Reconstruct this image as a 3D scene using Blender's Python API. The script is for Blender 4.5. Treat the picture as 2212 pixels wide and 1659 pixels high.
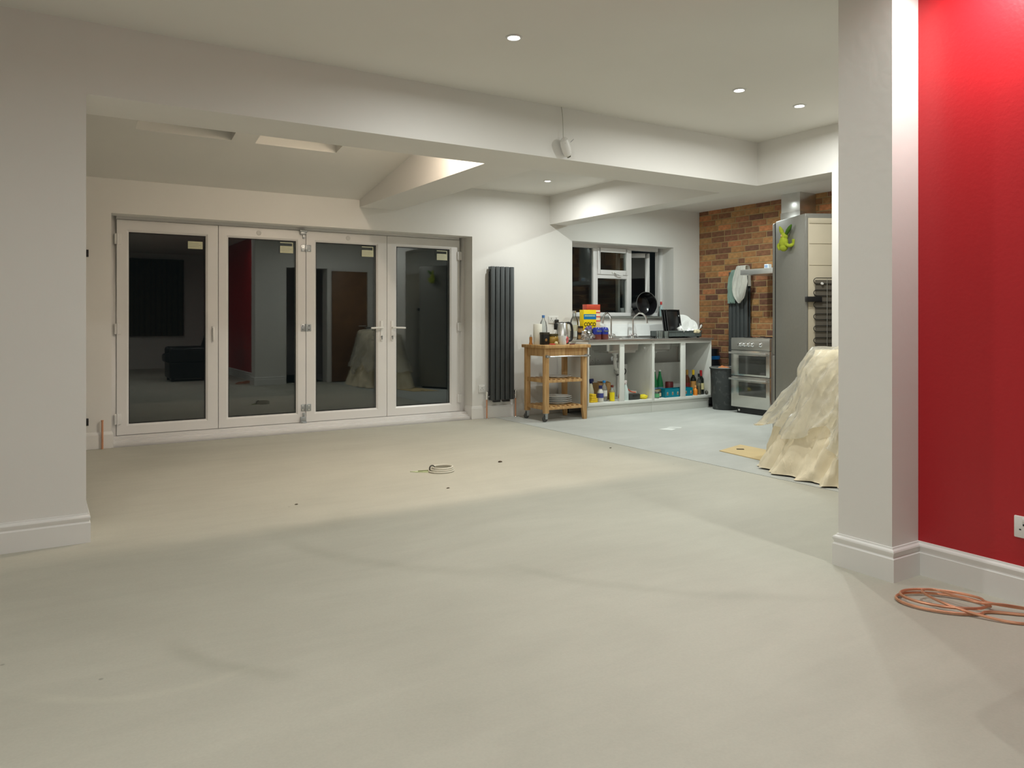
import bpy, bmesh, math, random
from mathutils import Vector, Matrix, noise
random.seed(7)
S = bpy.context.scene
for o in list(bpy.data.objects): bpy.data.objects.remove(o, do_unlink=True)
COL = S.collection
PI = math.pi
R = math.radians

# ------------------------------------------------------------------ camera, world, exposure
CAM_H = 1.12
cd = bpy.data.cameras.new('camera'); cam = bpy.data.objects.new('camera', cd); COL.objects.link(cam)
cd.sensor_width = 36.0; cd.lens = 1641.242 / 2212 * 36.0; cd.shift_y = -(829.5 - 689.878) / 2212
cd.clip_start = 0.02
cam.location = (0, 0, CAM_H); cam.rotation_euler = (R(90), 0, R(-31.886))
S.camera = cam
wd = bpy.data.worlds.new('night'); S.world = wd; wd.use_nodes = True
wd.node_tree.nodes['Background'].inputs[0].default_value = (0.010, 0.013, 0.014, 1)
wd.node_tree.nodes['Background'].inputs[1].default_value = 0.25
S.view_settings.view_transform = 'Standard'; S.view_settings.look = 'None'
S.view_settings.gamma = 1.0; S.view_settings.use_curve_mapping = False
S.view_settings.exposure = 0.72
MAIN_W, MAIN_C = 9.0, (0.98, 1.0, 0.96)
KIT_W, KIT_C = 13.5, (0.91, 1.0, 0.96)
WARM_W, WARM_C = 17.0, (1.0, 0.83, 0.66)

# ------------------------------------------------------------------ materials
def lin(r, g, b):
    f = lambda c: (c / 255 / 12.92) if c <= 10 else ((c / 255 + 0.055) / 1.055) ** 2.4
    return (f(r), f(g), f(b), 1)
MATS = {}
def mat(name, c, rough=0.5, metal=0.0, var=0.0, vscale=4.0, bump=0.0, bscale=60.0, spec=0.5, emit=0.0):
    if name in MATS: return MATS[name]
    m = bpy.data.materials.new(name); m.use_nodes = True
    nt = m.node_tree; p = nt.nodes['Principled BSDF']
    col = c if len(c) == 4 else (*c, 1)
    p.inputs['Base Color'].default_value = col
    p.inputs['Roughness'].default_value = rough; p.inputs['Metallic'].default_value = metal
    p.inputs['Specular IOR Level'].default_value = spec
    if emit:
        p.inputs['Emission Color'].default_value = col; p.inputs['Emission Strength'].default_value = emit
    tc = nt.nodes.new('ShaderNodeTexCoord')
    if var:
        n = nt.nodes.new('ShaderNodeTexNoise'); n.inputs['Scale'].default_value = vscale; n.inputs['Detail'].default_value = 5
        nt.links.new(tc.outputs['Object'], n.inputs['Vector'])
        rp = nt.nodes.new('ShaderNodeMapRange'); rp.inputs['From Min'].default_value = 0.3; rp.inputs['From Max'].default_value = 0.7
        rp.inputs['To Min'].default_value = 1 - var; rp.inputs['To Max'].default_value = 1 + var
        nt.links.new(n.outputs['Fac'], rp.inputs['Value'])
        mx = nt.nodes.new('ShaderNodeVectorMath'); mx.operation = 'SCALE'
        mx.inputs[0].default_value = col[:3]
        nt.links.new(rp.outputs['Result'], mx.inputs['Scale']); nt.links.new(mx.outputs['Vector'], p.inputs['Base Color'])
    if bump:
        n2 = nt.nodes.new('ShaderNodeTexNoise'); n2.inputs['Scale'].default_value = bscale; n2.inputs['Detail'].default_value = 3
        nt.links.new(tc.outputs['Object'], n2.inputs['Vector'])
        b = nt.nodes.new('ShaderNodeBump'); b.inputs['Strength'].default_value = bump; b.inputs['Distance'].default_value = 0.004
        nt.links.new(n2.outputs['Fac'], b.inputs['Height']); nt.links.new(b.outputs['Normal'], p.inputs['Normal'])
    MATS[name] = m
    return m
def glassmat(name, tint=(1, 1, 1), ior=1.5, rough=0.0, boost=1.0, haze=0.0):
    if name in MATS: return MATS[name]
    m = bpy.data.materials.new(name); m.use_nodes = True; nt = m.node_tree
    for n in list(nt.nodes):
        if n.type != 'OUTPUT_MATERIAL': nt.nodes.remove(n)
    out = [n for n in nt.nodes if n.type == 'OUTPUT_MATERIAL'][0]
    fr = nt.nodes.new('ShaderNodeFresnel'); fr.inputs['IOR'].default_value = ior
    mu = nt.nodes.new('ShaderNodeMath'); mu.operation = 'MULTIPLY'; mu.inputs[1].default_value = boost; mu.use_clamp = True
    t = nt.nodes.new('ShaderNodeBsdfTransparent'); t.inputs[0].default_value = (*tint, 1)
    g = nt.nodes.new('ShaderNodeBsdfGlossy'); g.inputs['Roughness'].default_value = rough
    g.inputs['Color'].default_value = (1, 1, 1, 1)
    mix = nt.nodes.new('ShaderNodeMixShader')
    nt.links.new(fr.outputs[0], mu.inputs[0]); nt.links.new(mu.outputs[0], mix.inputs[0])
    if haze:
        d = nt.nodes.new('ShaderNodeBsdfDiffuse'); d.inputs[0].default_value = (0.84, 0.84, 0.80, 1)
        m2 = nt.nodes.new('ShaderNodeMixShader'); m2.inputs[0].default_value = haze
        nt.links.new(t.outputs[0], m2.inputs[1]); nt.links.new(d.outputs[0], m2.inputs[2])
        nt.links.new(m2.outputs[0], mix.inputs[1])
    else:
        nt.links.new(t.outputs[0], mix.inputs[1])
    nt.links.new(g.outputs[0], mix.inputs[2]); nt.links.new(mix.outputs[0], out.inputs[0])
    MATS[name] = m
    return m

M_WALL = mat('white_wall_paint', (0.78, 0.765, 0.73), 0.55, var=0.02, vscale=1.5, bump=0.15, bscale=25)
M_CEIL = mat('white_ceiling_paint', (0.76, 0.745, 0.70), 0.7, var=0.02, vscale=1.2, bump=0.1, bscale=20)
M_RED = mat('red_wall_paint', lin(178, 28, 36), 0.36, var=0.03, vscale=2, bump=0.2, bscale=60)
M_TRIM = mat('white_gloss_trim', (0.80, 0.79, 0.765), 0.35, var=0.015, vscale=6)
M_PVC = mat('white_upvc', (0.74, 0.725, 0.71), 0.32, var=0.015, vscale=5)
M_PANE = glassmat('dark_double_glazing', (0.75, 0.8, 0.78), ior=1.62, boost=1.35)
M_PANEW = glassmat('kitchen_window_glass', (0.8, 0.84, 0.82), ior=1.42, boost=1.0)
M_CLEAR = glassmat('clear_glass', (0.93, 0.96, 0.95), ior=1.45, haze=0.05)
M_PLASTICCLEAR = glassmat('clear_plastic', (0.88, 0.92, 0.93), ior=1.4, rough=0.1, haze=0.2)
M_STEEL = mat('brushed_steel', (0.68, 0.67, 0.65), 0.28, 0.9, var=0.05, vscale=12)
M_CHROME = mat('chrome', (0.82, 0.82, 0.83), 0.08, 1.0, var=0.01)
M_ZINC = mat('zinc_plated_steel', (0.42, 0.44, 0.45), 0.38, 0.8, var=0.05, vscale=30)
M_ANTH = mat('anthracite_powder_coat', lin(66, 70, 71), 0.45, var=0.04, vscale=8)
M_COPPER = mat('copper', (0.74, 0.38, 0.235), 0.38, 0.75, var=0.08, vscale=15)
M_BLACK = mat('black_plastic', (0.012, 0.012, 0.013), 0.4, var=0.1, vscale=10)
M_BLACKGLOSS = mat('black_enamel', (0.010, 0.010, 0.012), 0.14, var=0.1, vscale=6)
M_WHITEPL = mat('white_plastic', (0.78, 0.77, 0.74), 0.35, var=0.02)
M_CERAM = mat('white_glazed_china', (0.82, 0.82, 0.80), 0.15, var=0.01)
M_MELA = mat('white_melamine', (0.76, 0.765, 0.72), 0.38, var=0.015, vscale=3)

def m_wood():
    m = mat('birch_wood', lin(200, 160, 105), 0.5); nt = m.node_tree; p = nt.nodes['Principled BSDF']
    tc = nt.nodes.new('ShaderNodeTexCoord'); mp = nt.nodes.new('ShaderNodeMapping'); mp.inputs['Scale'].default_value = (26, 26, 2.2)
    n = nt.nodes.new('ShaderNodeTexNoise'); n.inputs['Scale'].default_value = 1.6; n.inputs['Detail'].default_value = 6
    cr = nt.nodes.new('ShaderNodeValToRGB'); e = cr.color_ramp.elements
    e[0].position = 0.3; e[0].color = lin(176, 130, 78); e[1].position = 0.7; e[1].color = lin(214, 176, 122)
    nt.links.new(tc.outputs['Object'], mp.inputs[0]); nt.links.new(mp.outputs[0], n.inputs['Vector'])
    nt.links.new(n.outputs['Fac'], cr.inputs[0]); nt.links.new(cr.outputs[0], p.inputs['Base Color'])
    return m
M_WOOD = m_wood()

def m_screed(name, base, dark, light, arcs=()):
    m = mat(name, base, 0.62); nt = m.node_tree; p = nt.nodes['Principled BSDF']; L = nt.links
    p.inputs['Specular IOR Level'].default_value = 0.35
    tc = nt.nodes.new('ShaderNodeTexCoord')
    def ns(scale, det, stretch=(1, 1, 1), rot=0.0, dist=0.0):
        mp = nt.nodes.new('ShaderNodeMapping'); mp.inputs['Scale'].default_value = stretch; mp.inputs['Rotation'].default_value = (0, 0, rot)
        n = nt.nodes.new('ShaderNodeTexNoise'); n.inputs['Scale'].default_value = scale; n.inputs['Detail'].default_value = det
        n.inputs['Distortion'].default_value = dist
        L.new(tc.outputs['Object'], mp.inputs[0]); L.new(mp.outputs[0], n.inputs['Vector']); return n
    def ramp(n, a, b, ca, cb):
        r = nt.nodes.new('ShaderNodeValToRGB'); e = r.color_ramp.elements
        e[0].position = a; e[0].color = ca; e[1].position = b; e[1].color = cb
        L.new(n.outputs['Fac'], r.inputs[0]); return r
    def mixc(fac, A, Bc, mode='MULTIPLY'):
        x = nt.nodes.new('ShaderNodeMix'); x.data_type = 'RGBA'; x.blend_type = mode; x.inputs['Factor'].default_value = fac
        L.new(A, x.inputs['A']); L.new(Bc, x.inputs['B']); return x.outputs['Result']
    c0 = ramp(ns(0.55, 4, dist=1.2), 0.35, 0.68, dark, light).outputs[0]
    g = lambda v: (v, v, v, 1)
    c1 = mixc(1.0, c0, ramp(ns(0.9, 5, (0.8, 1.5, 1), R(25), 1.5), 0.30, 0.66, g(0.955), g(1.02)).outputs[0])
    c2 = mixc(1.0, c1, ramp(ns(6, 6, (0.4, 1.8, 1), R(-15), 0.8), 0.35, 0.6, g(0.975), g(1.01)).outputs[0])
    c3 = mixc(1.0, c2, ramp(ns(130, 2), 0.3, 0.7, g(0.97), g(1.02)).outputs[0])
    vo = nt.nodes.new('ShaderNodeTexVoronoi'); vo.inputs['Scale'].default_value = 2.1; L.new(tc.outputs['Object'], vo.inputs['Vector'])
    sp = nt.nodes.new('ShaderNodeValToRGB'); e = sp.color_ramp.elements; e[0].position = 0.010; e[0].color = g(0.6); e[1].position = 0.018; e[1].color = g(1)
    L.new(vo.outputs['Distance'], sp.inputs[0])
    c4 = mixc(0.8, c3, sp.outputs[0])
    pos = nt.nodes.new('ShaderNodeNewGeometry').outputs['Position']
    for cx, cy, rad, wd_, mx, my, ml, gain in arcs:          # curved trowel and wet marks left in the screed
        def dist(x, y):
            d = nt.nodes.new('ShaderNodeVectorMath'); d.operation = 'DISTANCE'; L.new(pos, d.inputs[0]); d.inputs[1].default_value = (x, y, 0); return d.outputs['Value']
        def rng(src, a, b_):
            q = nt.nodes.new('ShaderNodeMapRange'); q.interpolation_type = 'SMOOTHSTEP'; q.inputs['From Min'].default_value = a; q.inputs['From Max'].default_value = b_
            q.inputs['To Min'].default_value = 1; q.inputs['To Max'].default_value = 0; L.new(src, q.inputs['Value']); return q.outputs['Result']
        def mth(op, a, b_):
            q = nt.nodes.new('ShaderNodeMath'); q.operation = op; L.new(a, q.inputs[0])
            if isinstance(b_, (int, float)): q.inputs[1].default_value = b_
            elif b_ is not None: L.new(b_, q.inputs[1])
            return q.outputs[0]
        wob = mth('MULTIPLY', ns(3.0, 4).outputs['Fac'], 0.09)
        band = rng(mth('ABSOLUTE', mth('SUBTRACT', mth('ADD', dist(cx, cy), wob), rad + 0.045), None), 0.0, wd_)
        fac = mth('MULTIPLY', mth('MULTIPLY', band, rng(dist(mx, my), ml*0.4, ml)), ns(2.2, 5).outputs['Fac'])
        x = nt.nodes.new('ShaderNodeMix'); x.data_type = 'RGBA'; x.blend_type = 'MULTIPLY'; L.new(mth('MULTIPLY', fac, 1.6), x.inputs['Factor']); L.new(c4, x.inputs['A']); x.inputs['B'].default_value = (gain, gain, gain*0.99, 1)
        c4 = x.outputs['Result']
    L.new(c4, p.inputs['Base Color'])
    b = nt.nodes.new('ShaderNodeBump'); b.inputs['Strength'].default_value = 0.12; b.inputs['Distance'].default_value = 0.004
    L.new(ns(45, 6).outputs['Fac'], b.inputs['Height']); L.new(b.outputs[0], p.inputs['Normal'])
    return m
M_SCREED = m_screed('screed_floor', (0.5, 0.48, 0.41), (0.465, 0.45, 0.38, 1), (0.52, 0.505, 0.43, 1), arcs=((3.778, 3.781, 2.155, 0.07, 2.2, 2.4, 0.9, 0.90), (2.754, 4.306, 1.755, 0.09, 1.3, 3.4, 0.95, 0.90), (1.057, 2.945, 0.67, 0.06, 0.48, 2.6, 0.4, 0.90), (0.404, 3.084, 0.604, 0.035, 0.25, 2.53, 0.5, 1.07), (1.25, 4.3, 0.28, 0.16, 1.3, 4.05, 0.4, 0.93)))
M_SCREED2 = m_screed('grey_concrete_floor', (0.5, 0.5, 0.46), (0.45, 0.46, 0.43, 1), (0.56, 0.57, 0.54, 1))

def m_brick(name, island):
    m = mat(name, (0.3, 0.17, 0.09), 0.85); nt = m.node_tree; p = nt.nodes['Principled BSDF']; L = nt.links
    if island: src = nt.nodes.new('ShaderNodeNewGeometry').outputs['Random Per Island']
    else: src = nt.nodes.new('ShaderNodeObjectInfo').outputs['Random']
    r = nt.nodes.new('ShaderNodeValToRGB'); r.color_ramp.interpolation = 'LINEAR'
    cols = [(0, (104, 70, 56)), (0.2, (126, 86, 62)), (0.38, (142, 97, 66)), (0.52, (166, 118, 74)), (0.64, (180, 136, 86)), (0.74, (152, 106, 70)), (0.86, (132, 88, 64)), (0.93, (196, 128, 82)), (1, (128, 86, 64))]
    e = r.color_ramp.elements; e[0].color = lin(*cols[0][1]); e[1].color = lin(*cols[-1][1])
    for q, c in cols[1:-1]:
        el = e.new(q); el.color = lin(*c)
    L.new(src, r.inputs[0])
    tc = nt.nodes.new('ShaderNodeTexCoord'); n = nt.nodes.new('ShaderNodeTexNoise'); n.inputs['Scale'].default_value = 22; n.inputs['Detail'].default_value = 6
    L.new(tc.outputs['Object'], n.inputs['Vector'])
    mr = nt.nodes.new('ShaderNodeMapRange'); mr.inputs['From Min'].default_value = 0.3; mr.inputs['From Max'].default_value = 0.7
    mr.inputs['To Min'].default_value = 0.78; mr.inputs['To Max'].default_value = 1.2; L.new(n.outputs['Fac'], mr.inputs['Value'])
    v = nt.nodes.new('ShaderNodeVectorMath'); v.operation = 'SCALE'; L.new(r.outputs[0], v.inputs[0]); L.new(mr.outputs[0], v.inputs['Scale'])
    L.new(v.outputs[0], p.inputs['Base Color'])
    b = nt.nodes.new('ShaderNodeBump'); b.inputs['Strength'].default_value = 0.5; b.inputs['Distance'].default_value = 0.004
    L.new(n.outputs['Fac'], b.inputs['Height']); L.new(b.outputs[0], p.inputs['Normal'])
    return m
M_BRICK = m_brick('brick_each', False); M_BRICKI = m_brick('brick_island', True)
M_MORTAR = mat('sandy_mortar', lin(164, 138, 98), 0.9, var=0.08, vscale=14, bump=0.4, bscale=90)

# ------------------------------------------------------------------ geometry helpers
def nb(): return bmesh.new()
def box(bm, x0, x1, y0, y1, z0, z1):
    v = [bm.verts.new(p) for p in ((x0,y0,z0),(x1,y0,z0),(x1,y1,z0),(x0,y1,z0),(x0,y0,z1),(x1,y0,z1),(x1,y1,z1),(x0,y1,z1))]
    for f in ((3,2,1,0),(4,5,6,7),(0,1,5,4),(1,2,6,5),(2,3,7,6),(3,0,4,7)): bm.faces.new([v[i] for i in f])
    return bm
def lathe(bm, prof, seg=20, c=(0, 0, 0), axis=None, cap=True):
    rings = []
    mt = Matrix.Identity(3)
    if axis is not None: mt = Vector((0, 0, 1)).rotation_difference(Vector(axis).normalized()).to_matrix()
    c = Vector(c)
    for r, z in prof:
        if r < 1e-6: rings.append([bm.verts.new(c + mt @ Vector((0, 0, z)))])
        else: rings.append([bm.verts.new(c + mt @ Vector((r*math.cos(2*PI*i/seg), r*math.sin(2*PI*i/seg), z))) for i in range(seg)])
    for a, b in zip(rings, rings[1:]):
        if len(a) == 1 and len(b) == 1: continue
        for i in range(seg):
            j = (i + 1) % seg
            if len(a) == 1: bm.faces.new((a[0], b[j], b[i]))
            elif len(b) == 1: bm.faces.new((a[i], a[j], b[0]))
            else: bm.faces.new((a[i], a[j], b[j], b[i]))
    if cap:
        if len(rings[0]) > 1: bm.faces.new(list(reversed(rings[0])))
        if len(rings[-1]) > 1: bm.faces.new(rings[-1])
    return bm
def cyl(bm, a, b, r, seg=12, r2=None):
    a, b = Vector(a), Vector(b); d = b - a
    return lathe(bm, [(r, 0), (r if r2 is None else r2, d.length)], seg, a, d)
def tube(bm, pts, r, seg=8, closed=False):
    pts = [Vector(p) for p in pts]; n = len(pts); rings = []; nrm = None
    for i, p in enumerate(pts):
        a = pts[(i-1) % n] if (closed or i > 0) else p
        b = pts[(i+1) % n] if (closed or i < n-1) else p
        t = (b - a).normalized()
        if nrm is None:
            nrm = t.orthogonal().normalized()
        else:
            nrm = (nrm - t * nrm.dot(t))
            nrm = nrm.normalized() if nrm.length > 1e-5 else t.orthogonal().normalized()
        bi = t.cross(nrm)
        rings.append([bm.verts.new(p + (nrm*math.cos(2*PI*k/seg) + bi*math.sin(2*PI*k/seg)) * r) for k in range(seg)])
    rng = range(n) if closed else range(n - 1)
    for i in rng:
        A, Bq = rings[i], rings[(i+1) % n]
        for k in range(seg): bm.faces.new((A[k], A[(k+1) % seg], Bq[(k+1) % seg], Bq[k]))
    if not closed:
        bm.faces.new(list(reversed(rings[0]))); bm.faces.new(rings[-1])
    return bm
def spline(pts, n=8, closed=False):
    P = [Vector(p) for p in pts]; out = []; m = len(P)
    for i in range(m if closed else m - 1):
        p0 = P[(i-1) % m] if (closed or i > 0) else P[i]; p1 = P[i]; p2 = P[(i+1) % m]; p3 = P[(i+2) % m] if (closed or i < m-2) else P[i+1]
        for k in range(n):
            t = k / n
            out.append(0.5*((2*p1) + (p2-p0)*t + (2*p0-5*p1+4*p2-p3)*t*t + (3*p1-p0-3*p2+p3)*t**3))
    if not closed: out.append(P[-1])
    return out
def prism(bm, poly, z0, z1):
    a = [bm.verts.new((x, y, z0)) for x, y in poly]; b = [bm.verts.new((x, y, z1)) for x, y in poly]
    bm.faces.new(list(reversed(a))); bm.faces.new(b)
    for i in range(len(poly)):
        j = (i+1) % len(poly); bm.faces.new((a[i], a[j], b[j], b[i]))
    return bm
def ell(bm, c, r, seg=14, rings=8, rot=None):
    prof = [(math.sin(PI*i/rings), -math.cos(PI*i/rings)) for i in range(rings+1)]
    prof[0] = (0, -1); prof[-1] = (0, 1)
    st = len(bm.verts); b2 = nb(); lathe(b2, prof, seg)
    M = Matrix.Translation(c) @ (rot if rot else Matrix.Identity(4)) @ Matrix.Diagonal((r[0], r[1], r[2], 1))
    b2.transform(M); me = bpy.data.meshes.new('t'); b2.to_mesh(me); b2.free(); bm.from_mesh(me); bpy.data.meshes.remove(me)
    return bm
def grid(bm, rows):
    V = [[bm.verts.new(p) for p in r] for r in rows]
    for a, b in zip(V, V[1:]):
        for i in range(len(a) - 1): bm.faces.new((a[i], a[i+1], b[i+1], b[i]))
    return bm
def obj(name, bm, m, parent=None, bev=0.0, smooth=False, w=False, seg=2, angle=35):
    if bev:
        bmesh.ops.remove_doubles(bm, verts=bm.verts, dist=1e-6)
        bmesh.ops.bevel(bm, geom=list(bm.edges), offset=bev, segments=seg, profile=0.5, affect='EDGES', clamp_overlap=True)
    bmesh.ops.recalc_face_normals(bm, faces=bm.faces)
    off = Vector((0, 0, 0))
    if parent is None:
        xs = [v.co for v in bm.verts]
        lo = Vector([min(c[i] for c in xs) for i in range(3)]); hi = Vector([max(c[i] for c in xs) for i in range(3)])
        off = Vector(((lo.x+hi.x)/2, (lo.y+hi.y)/2, lo.z))
    elif w:
        off = WORLD.get(parent.name, Vector((0, 0, 0)))
    if off.length: bmesh.ops.translate(bm, verts=bm.verts, vec=-off)
    me = bpy.data.meshes.new(name); bm.to_mesh(me); bm.free()
    if smooth or bev:
        me.polygons.foreach_set('use_smooth', [True] * len(me.polygons)); me.set_sharp_from_angle(angle=R(angle))
    me.materials.append(m)
    o = bpy.data.objects.new(name, me); COL.objects.link(o)
    if parent is None: o.location = off; WORLD[o.name] = off.copy()
    else:
        o.parent = parent; WORLD[o.name] = WORLD.get(parent.name, Vector((0, 0, 0)))
    return o
WORLD = {}
def thing(name, label, cat, loc=(0, 0, 0), rz=0.0, group=None):
    o = bpy.data.objects.new(name, None); COL.objects.link(o); o.empty_display_size = 0.05
    o.location = loc; o.rotation_euler = (0, 0, rz); WORLD[o.name] = Vector(loc)
    o['label'] = label; o['category'] = cat
    if group: o['group'] = group
    return o
def tag(o, label, cat, group=None, kind=None):
    o['label'] = label; o['category'] = cat
    if group: o['group'] = group
    if kind: o['kind'] = kind
    return o
def struct(name, bm, m, label, cat, **k):
    return tag(obj(name, bm, m, **k), label, cat, kind='structure')
def text_mesh(name, s, size, m, parent, loc, rot, depth=0.0005):
    cu = bpy.data.curves.new(name, 'FONT'); cu.body = s; cu.size = size; cu.align_x = 'CENTER'; cu.align_y = 'CENTER'; cu.extrude = depth; cu.offset = 0.0012
    t = bpy.data.objects.new(name, cu); COL.objects.link(t)
    dg = bpy.context.evaluated_depsgraph_get(); me = bpy.data.meshes.new_from_object(t.evaluated_get(dg))
    bpy.data.objects.remove(t, do_unlink=True)
    me.materials.clear(); me.materials.append(m)
    o = bpy.data.objects.new(name, me); COL.objects.link(o); o.parent = parent; o.location = loc; o.rotation_euler = rot
    return o
def copy_tree(o, parent=None):
    c = o.copy(); COL.objects.link(c); c.parent = parent
    for ch in list(o.children): copy_tree(ch, c)
    return c

# ------------------------------------------------------------------ key dimensions (metres)
YB = 7.473          # rear wall face
YF, YF2 = 4.378, 4.80   # main beam faces
ZB, ZC = 2.254, 2.619   # beam underside, main ceiling
XR = 5.178          # kitchen-side beam face
XBR = 7.664         # brick wall face
XL = -1.6; YFRONT = -3.65
XRED, XP, YP1, YP2 = 3.293, 3.096, 1.90, 2.157
slope = lambda y: 3.642 - 0.173 * y

# ------------------------------------------------------------------ floor
sl = nb(); box(sl, XL, 4.402, YFRONT, YB - 0.02, -0.12, 0.0)
struct('floor', sl, M_SCREED, 'pale screed floor of the main room with trowel marks and dust', 'floor')
sl = nb(); box(sl, 4.410, XBR, YP1, YB, -0.12, 0.0)
struct('floor', sl, M_SCREED2, 'grey concrete kitchen floor beyond the straight joint', 'floor')
sl = nb(); box(sl, XL - 0.3, XBR + 0.3, YFRONT - 0.3, YB + 0.35, -0.2, -0.115)
struct('floor', sl, mat('dark_subfloor', (0.05, 0.047, 0.04), 0.9, var=0.2), 'dark base under the floor joint', 'floor')

# ------------------------------------------------------------------ walls
bm = nb()
for a in ((XL, 0.533, YB, 7.80, -0.1, 2.95), (0.533, 4.123, YB, 7.80, 2.049, 2.95), (4.123, 5.513, YB, 7.80, -0.1, 2.95),
          (5.513, 7.189, YB, 7.80, -0.1, 1.135), (5.513, 7.189, YB, 7.80, 2.078, 2.95), (7.189, XBR + 0.3, YB, 7.80, -0.1, 2.95)): box(bm, *a)
struct('wall_rear', bm, M_WALL, 'white painted rear wall with folding doors and kitchen window', 'wall')
bm = nb(); box(bm, XL, 0.2, YF, YF2, -0.1, 2.95)
fl = [bm.verts.new(v) for v in ((0.2, YF, 0.215), (0.2, YF2, 0.215), (0.2, YF, 0.14), (0.2, YF2, 0.14), (0.2125, YF, 0.14), (0.2125, YF2, 0.14))]
for f in ((0, 1, 5, 4), (0, 4, 2), (1, 3, 5), (2, 4, 5, 3), (0, 2, 3, 1)): bm.faces.new([fl[i] for i in f])
struct('wall_left', bm, M_WALL, 'white wall stub beside the wide opening', 'wall')
bm = nb(); box(bm, XL - 0.2, XL, YFRONT, 7.8, -0.1, 2.95)
struct('wall_side', bm, M_WALL, 'white side wall of the front room', 'wall')
bm = nb(); box(bm, XRED, 3.5, YFRONT, YP1, -0.1, 2.9)
struct('wall_red', bm, M_RED, 'deep red feature wall', 'wall')
bm = nb(); box(bm, XP, 3.5, YP1, YP2, -0.1, 2.9); box(bm, 3.5, 3.62, YP1, YP2, -0.1, 2.9); box(bm, 3.62, 4.34, YP1, YP2, 2.02, 2.9); box(bm, 4.34, XR, YP1, YP2, -0.1, 2.9)
struct('wall_pillar', bm, M_WALL, 'white pillar at the end of the red wall', 'wall')
bm = nb(); box(bm, XR, XBR + 0.3, YP1, 3.664, -0.1, 2.9)
struct('wall_pier', bm, M_WALL, 'white pier under the kitchen beam', 'wall')
# dark hall behind the doorway seen only in the glass
bm = nb(); box(bm, 3.5, XR, -0.2, 0.0, -0.1, 2.9); box(bm, 3.5, XR, 0, YP1, 2.5, 2.6); box(bm, 3.5, XR, 0, YP1, -0.1, 0.0); box(bm, XR - .1, XR, 0, YP1, 0, 2.5)
struct('wall_hall', bm, M_WALL, 'unlit hall behind the doorway', 'wall')
d5 = thing('door_5', 'brown wooden door in the wall behind the pillar', 'door', (4.42, YP2, 0)); d5['kind'] = 'structure'
M_DOORW = mat('brown_door_wood', lin(120, 84, 48), 0.5, var=0.15, vscale=8)
bm = nb(); box(bm, 0, 0.66, 0.0, 0.035, 0.01, 1.98); obj('door_leaf', bm, M_DOORW, d5, bev=0.003)
bm = nb(); cyl(bm, (0.60, 0.035, 1.0), (0.60, 0.09, 1.0), 0.009); cyl(bm, (0.60, 0.085, 1.0), (0.48, 0.085, 1.0), 0.008); obj('handle', bm, M_STEEL, d5, smooth=True)

# front wall with curtained window (seen reflected in the folding doors)
bm = nb(); box(bm, XL - 0.2, 3.5, YFRONT - 0.25, YFRONT, -0.1, 0.80); box(bm, XL - 0.2, 3.5, YFRONT - 0.25, YFRONT, 2.45, 2.9)
box(bm, XL - 0.2, 0.5, YFRONT - 0.25, YFRONT, 0.8, 2.45); box(bm, 2.75, 3.5, YFRONT - 0.25, YFRONT, 0.8, 2.45)
struct('wall_front', bm, M_WALL, 'white front wall behind the viewer', 'wall')
w2 = thing('window_2', 'front window behind drawn curtains', 'window', (1.62, YFRONT - 0.15, 0.8)); w2['kind'] = 'structure'
bm = nb(); 
for a in ((-1.12, 1.13, 0, 0.06, 0, 0.07), (-1.12, 1.13, 0, 0.06, 1.58, 1.65), (-1.12, -1.05, 0, 0.06, 0.07, 1.58), (1.06, 1.13, 0, 0.06, 0.07, 1.58), (-0.035, 0.035, 0, 0.06, 0.07, 1.58)): box(bm, *a)
obj('window_frame', bm, M_PVC, w2); bm = nb(); box(bm, -1.05, -0.035, 0.02, 0.03, 0.07, 1.58); obj('pane', bm, M_PANE, w2)
bm = nb(); box(bm, 0.035, 1.06, 0.02, 0.03, 0.07, 1.58); obj('pane', bm, M_PANE, w2)
def curtain(x0, x1, label):
    rows = []
    for k in range(9):
        z = 0.74 + 1.75 * k / 8
        rows.append([(x0 + (x1-x0)*i/90, YFRONT + 0.08 + 0.03*math.sin(i*0.75 + 0.4*math.sin(i*0.3)) + 0.008*math.sin(i*0.31+k*0.5), z) for i in range(91)])
    bm = nb(); grid(bm, rows)
    r = bmesh.ops.solidify(bm, geom=list(bm.faces), thickness=0.004)
    return tag(obj('curtain', bm, mat('olive_brown_curtain', lin(104, 92, 66), 0.9, var=0.15, vscale=5), smooth=True, angle=80), label, 'curtain')
curtain(0.42, 1.60, 'olive brown curtain over the front window on the side away from the red wall')
curtain(1.62, 2.84, 'olive brown curtain over the front window next to the red wall')

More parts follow.
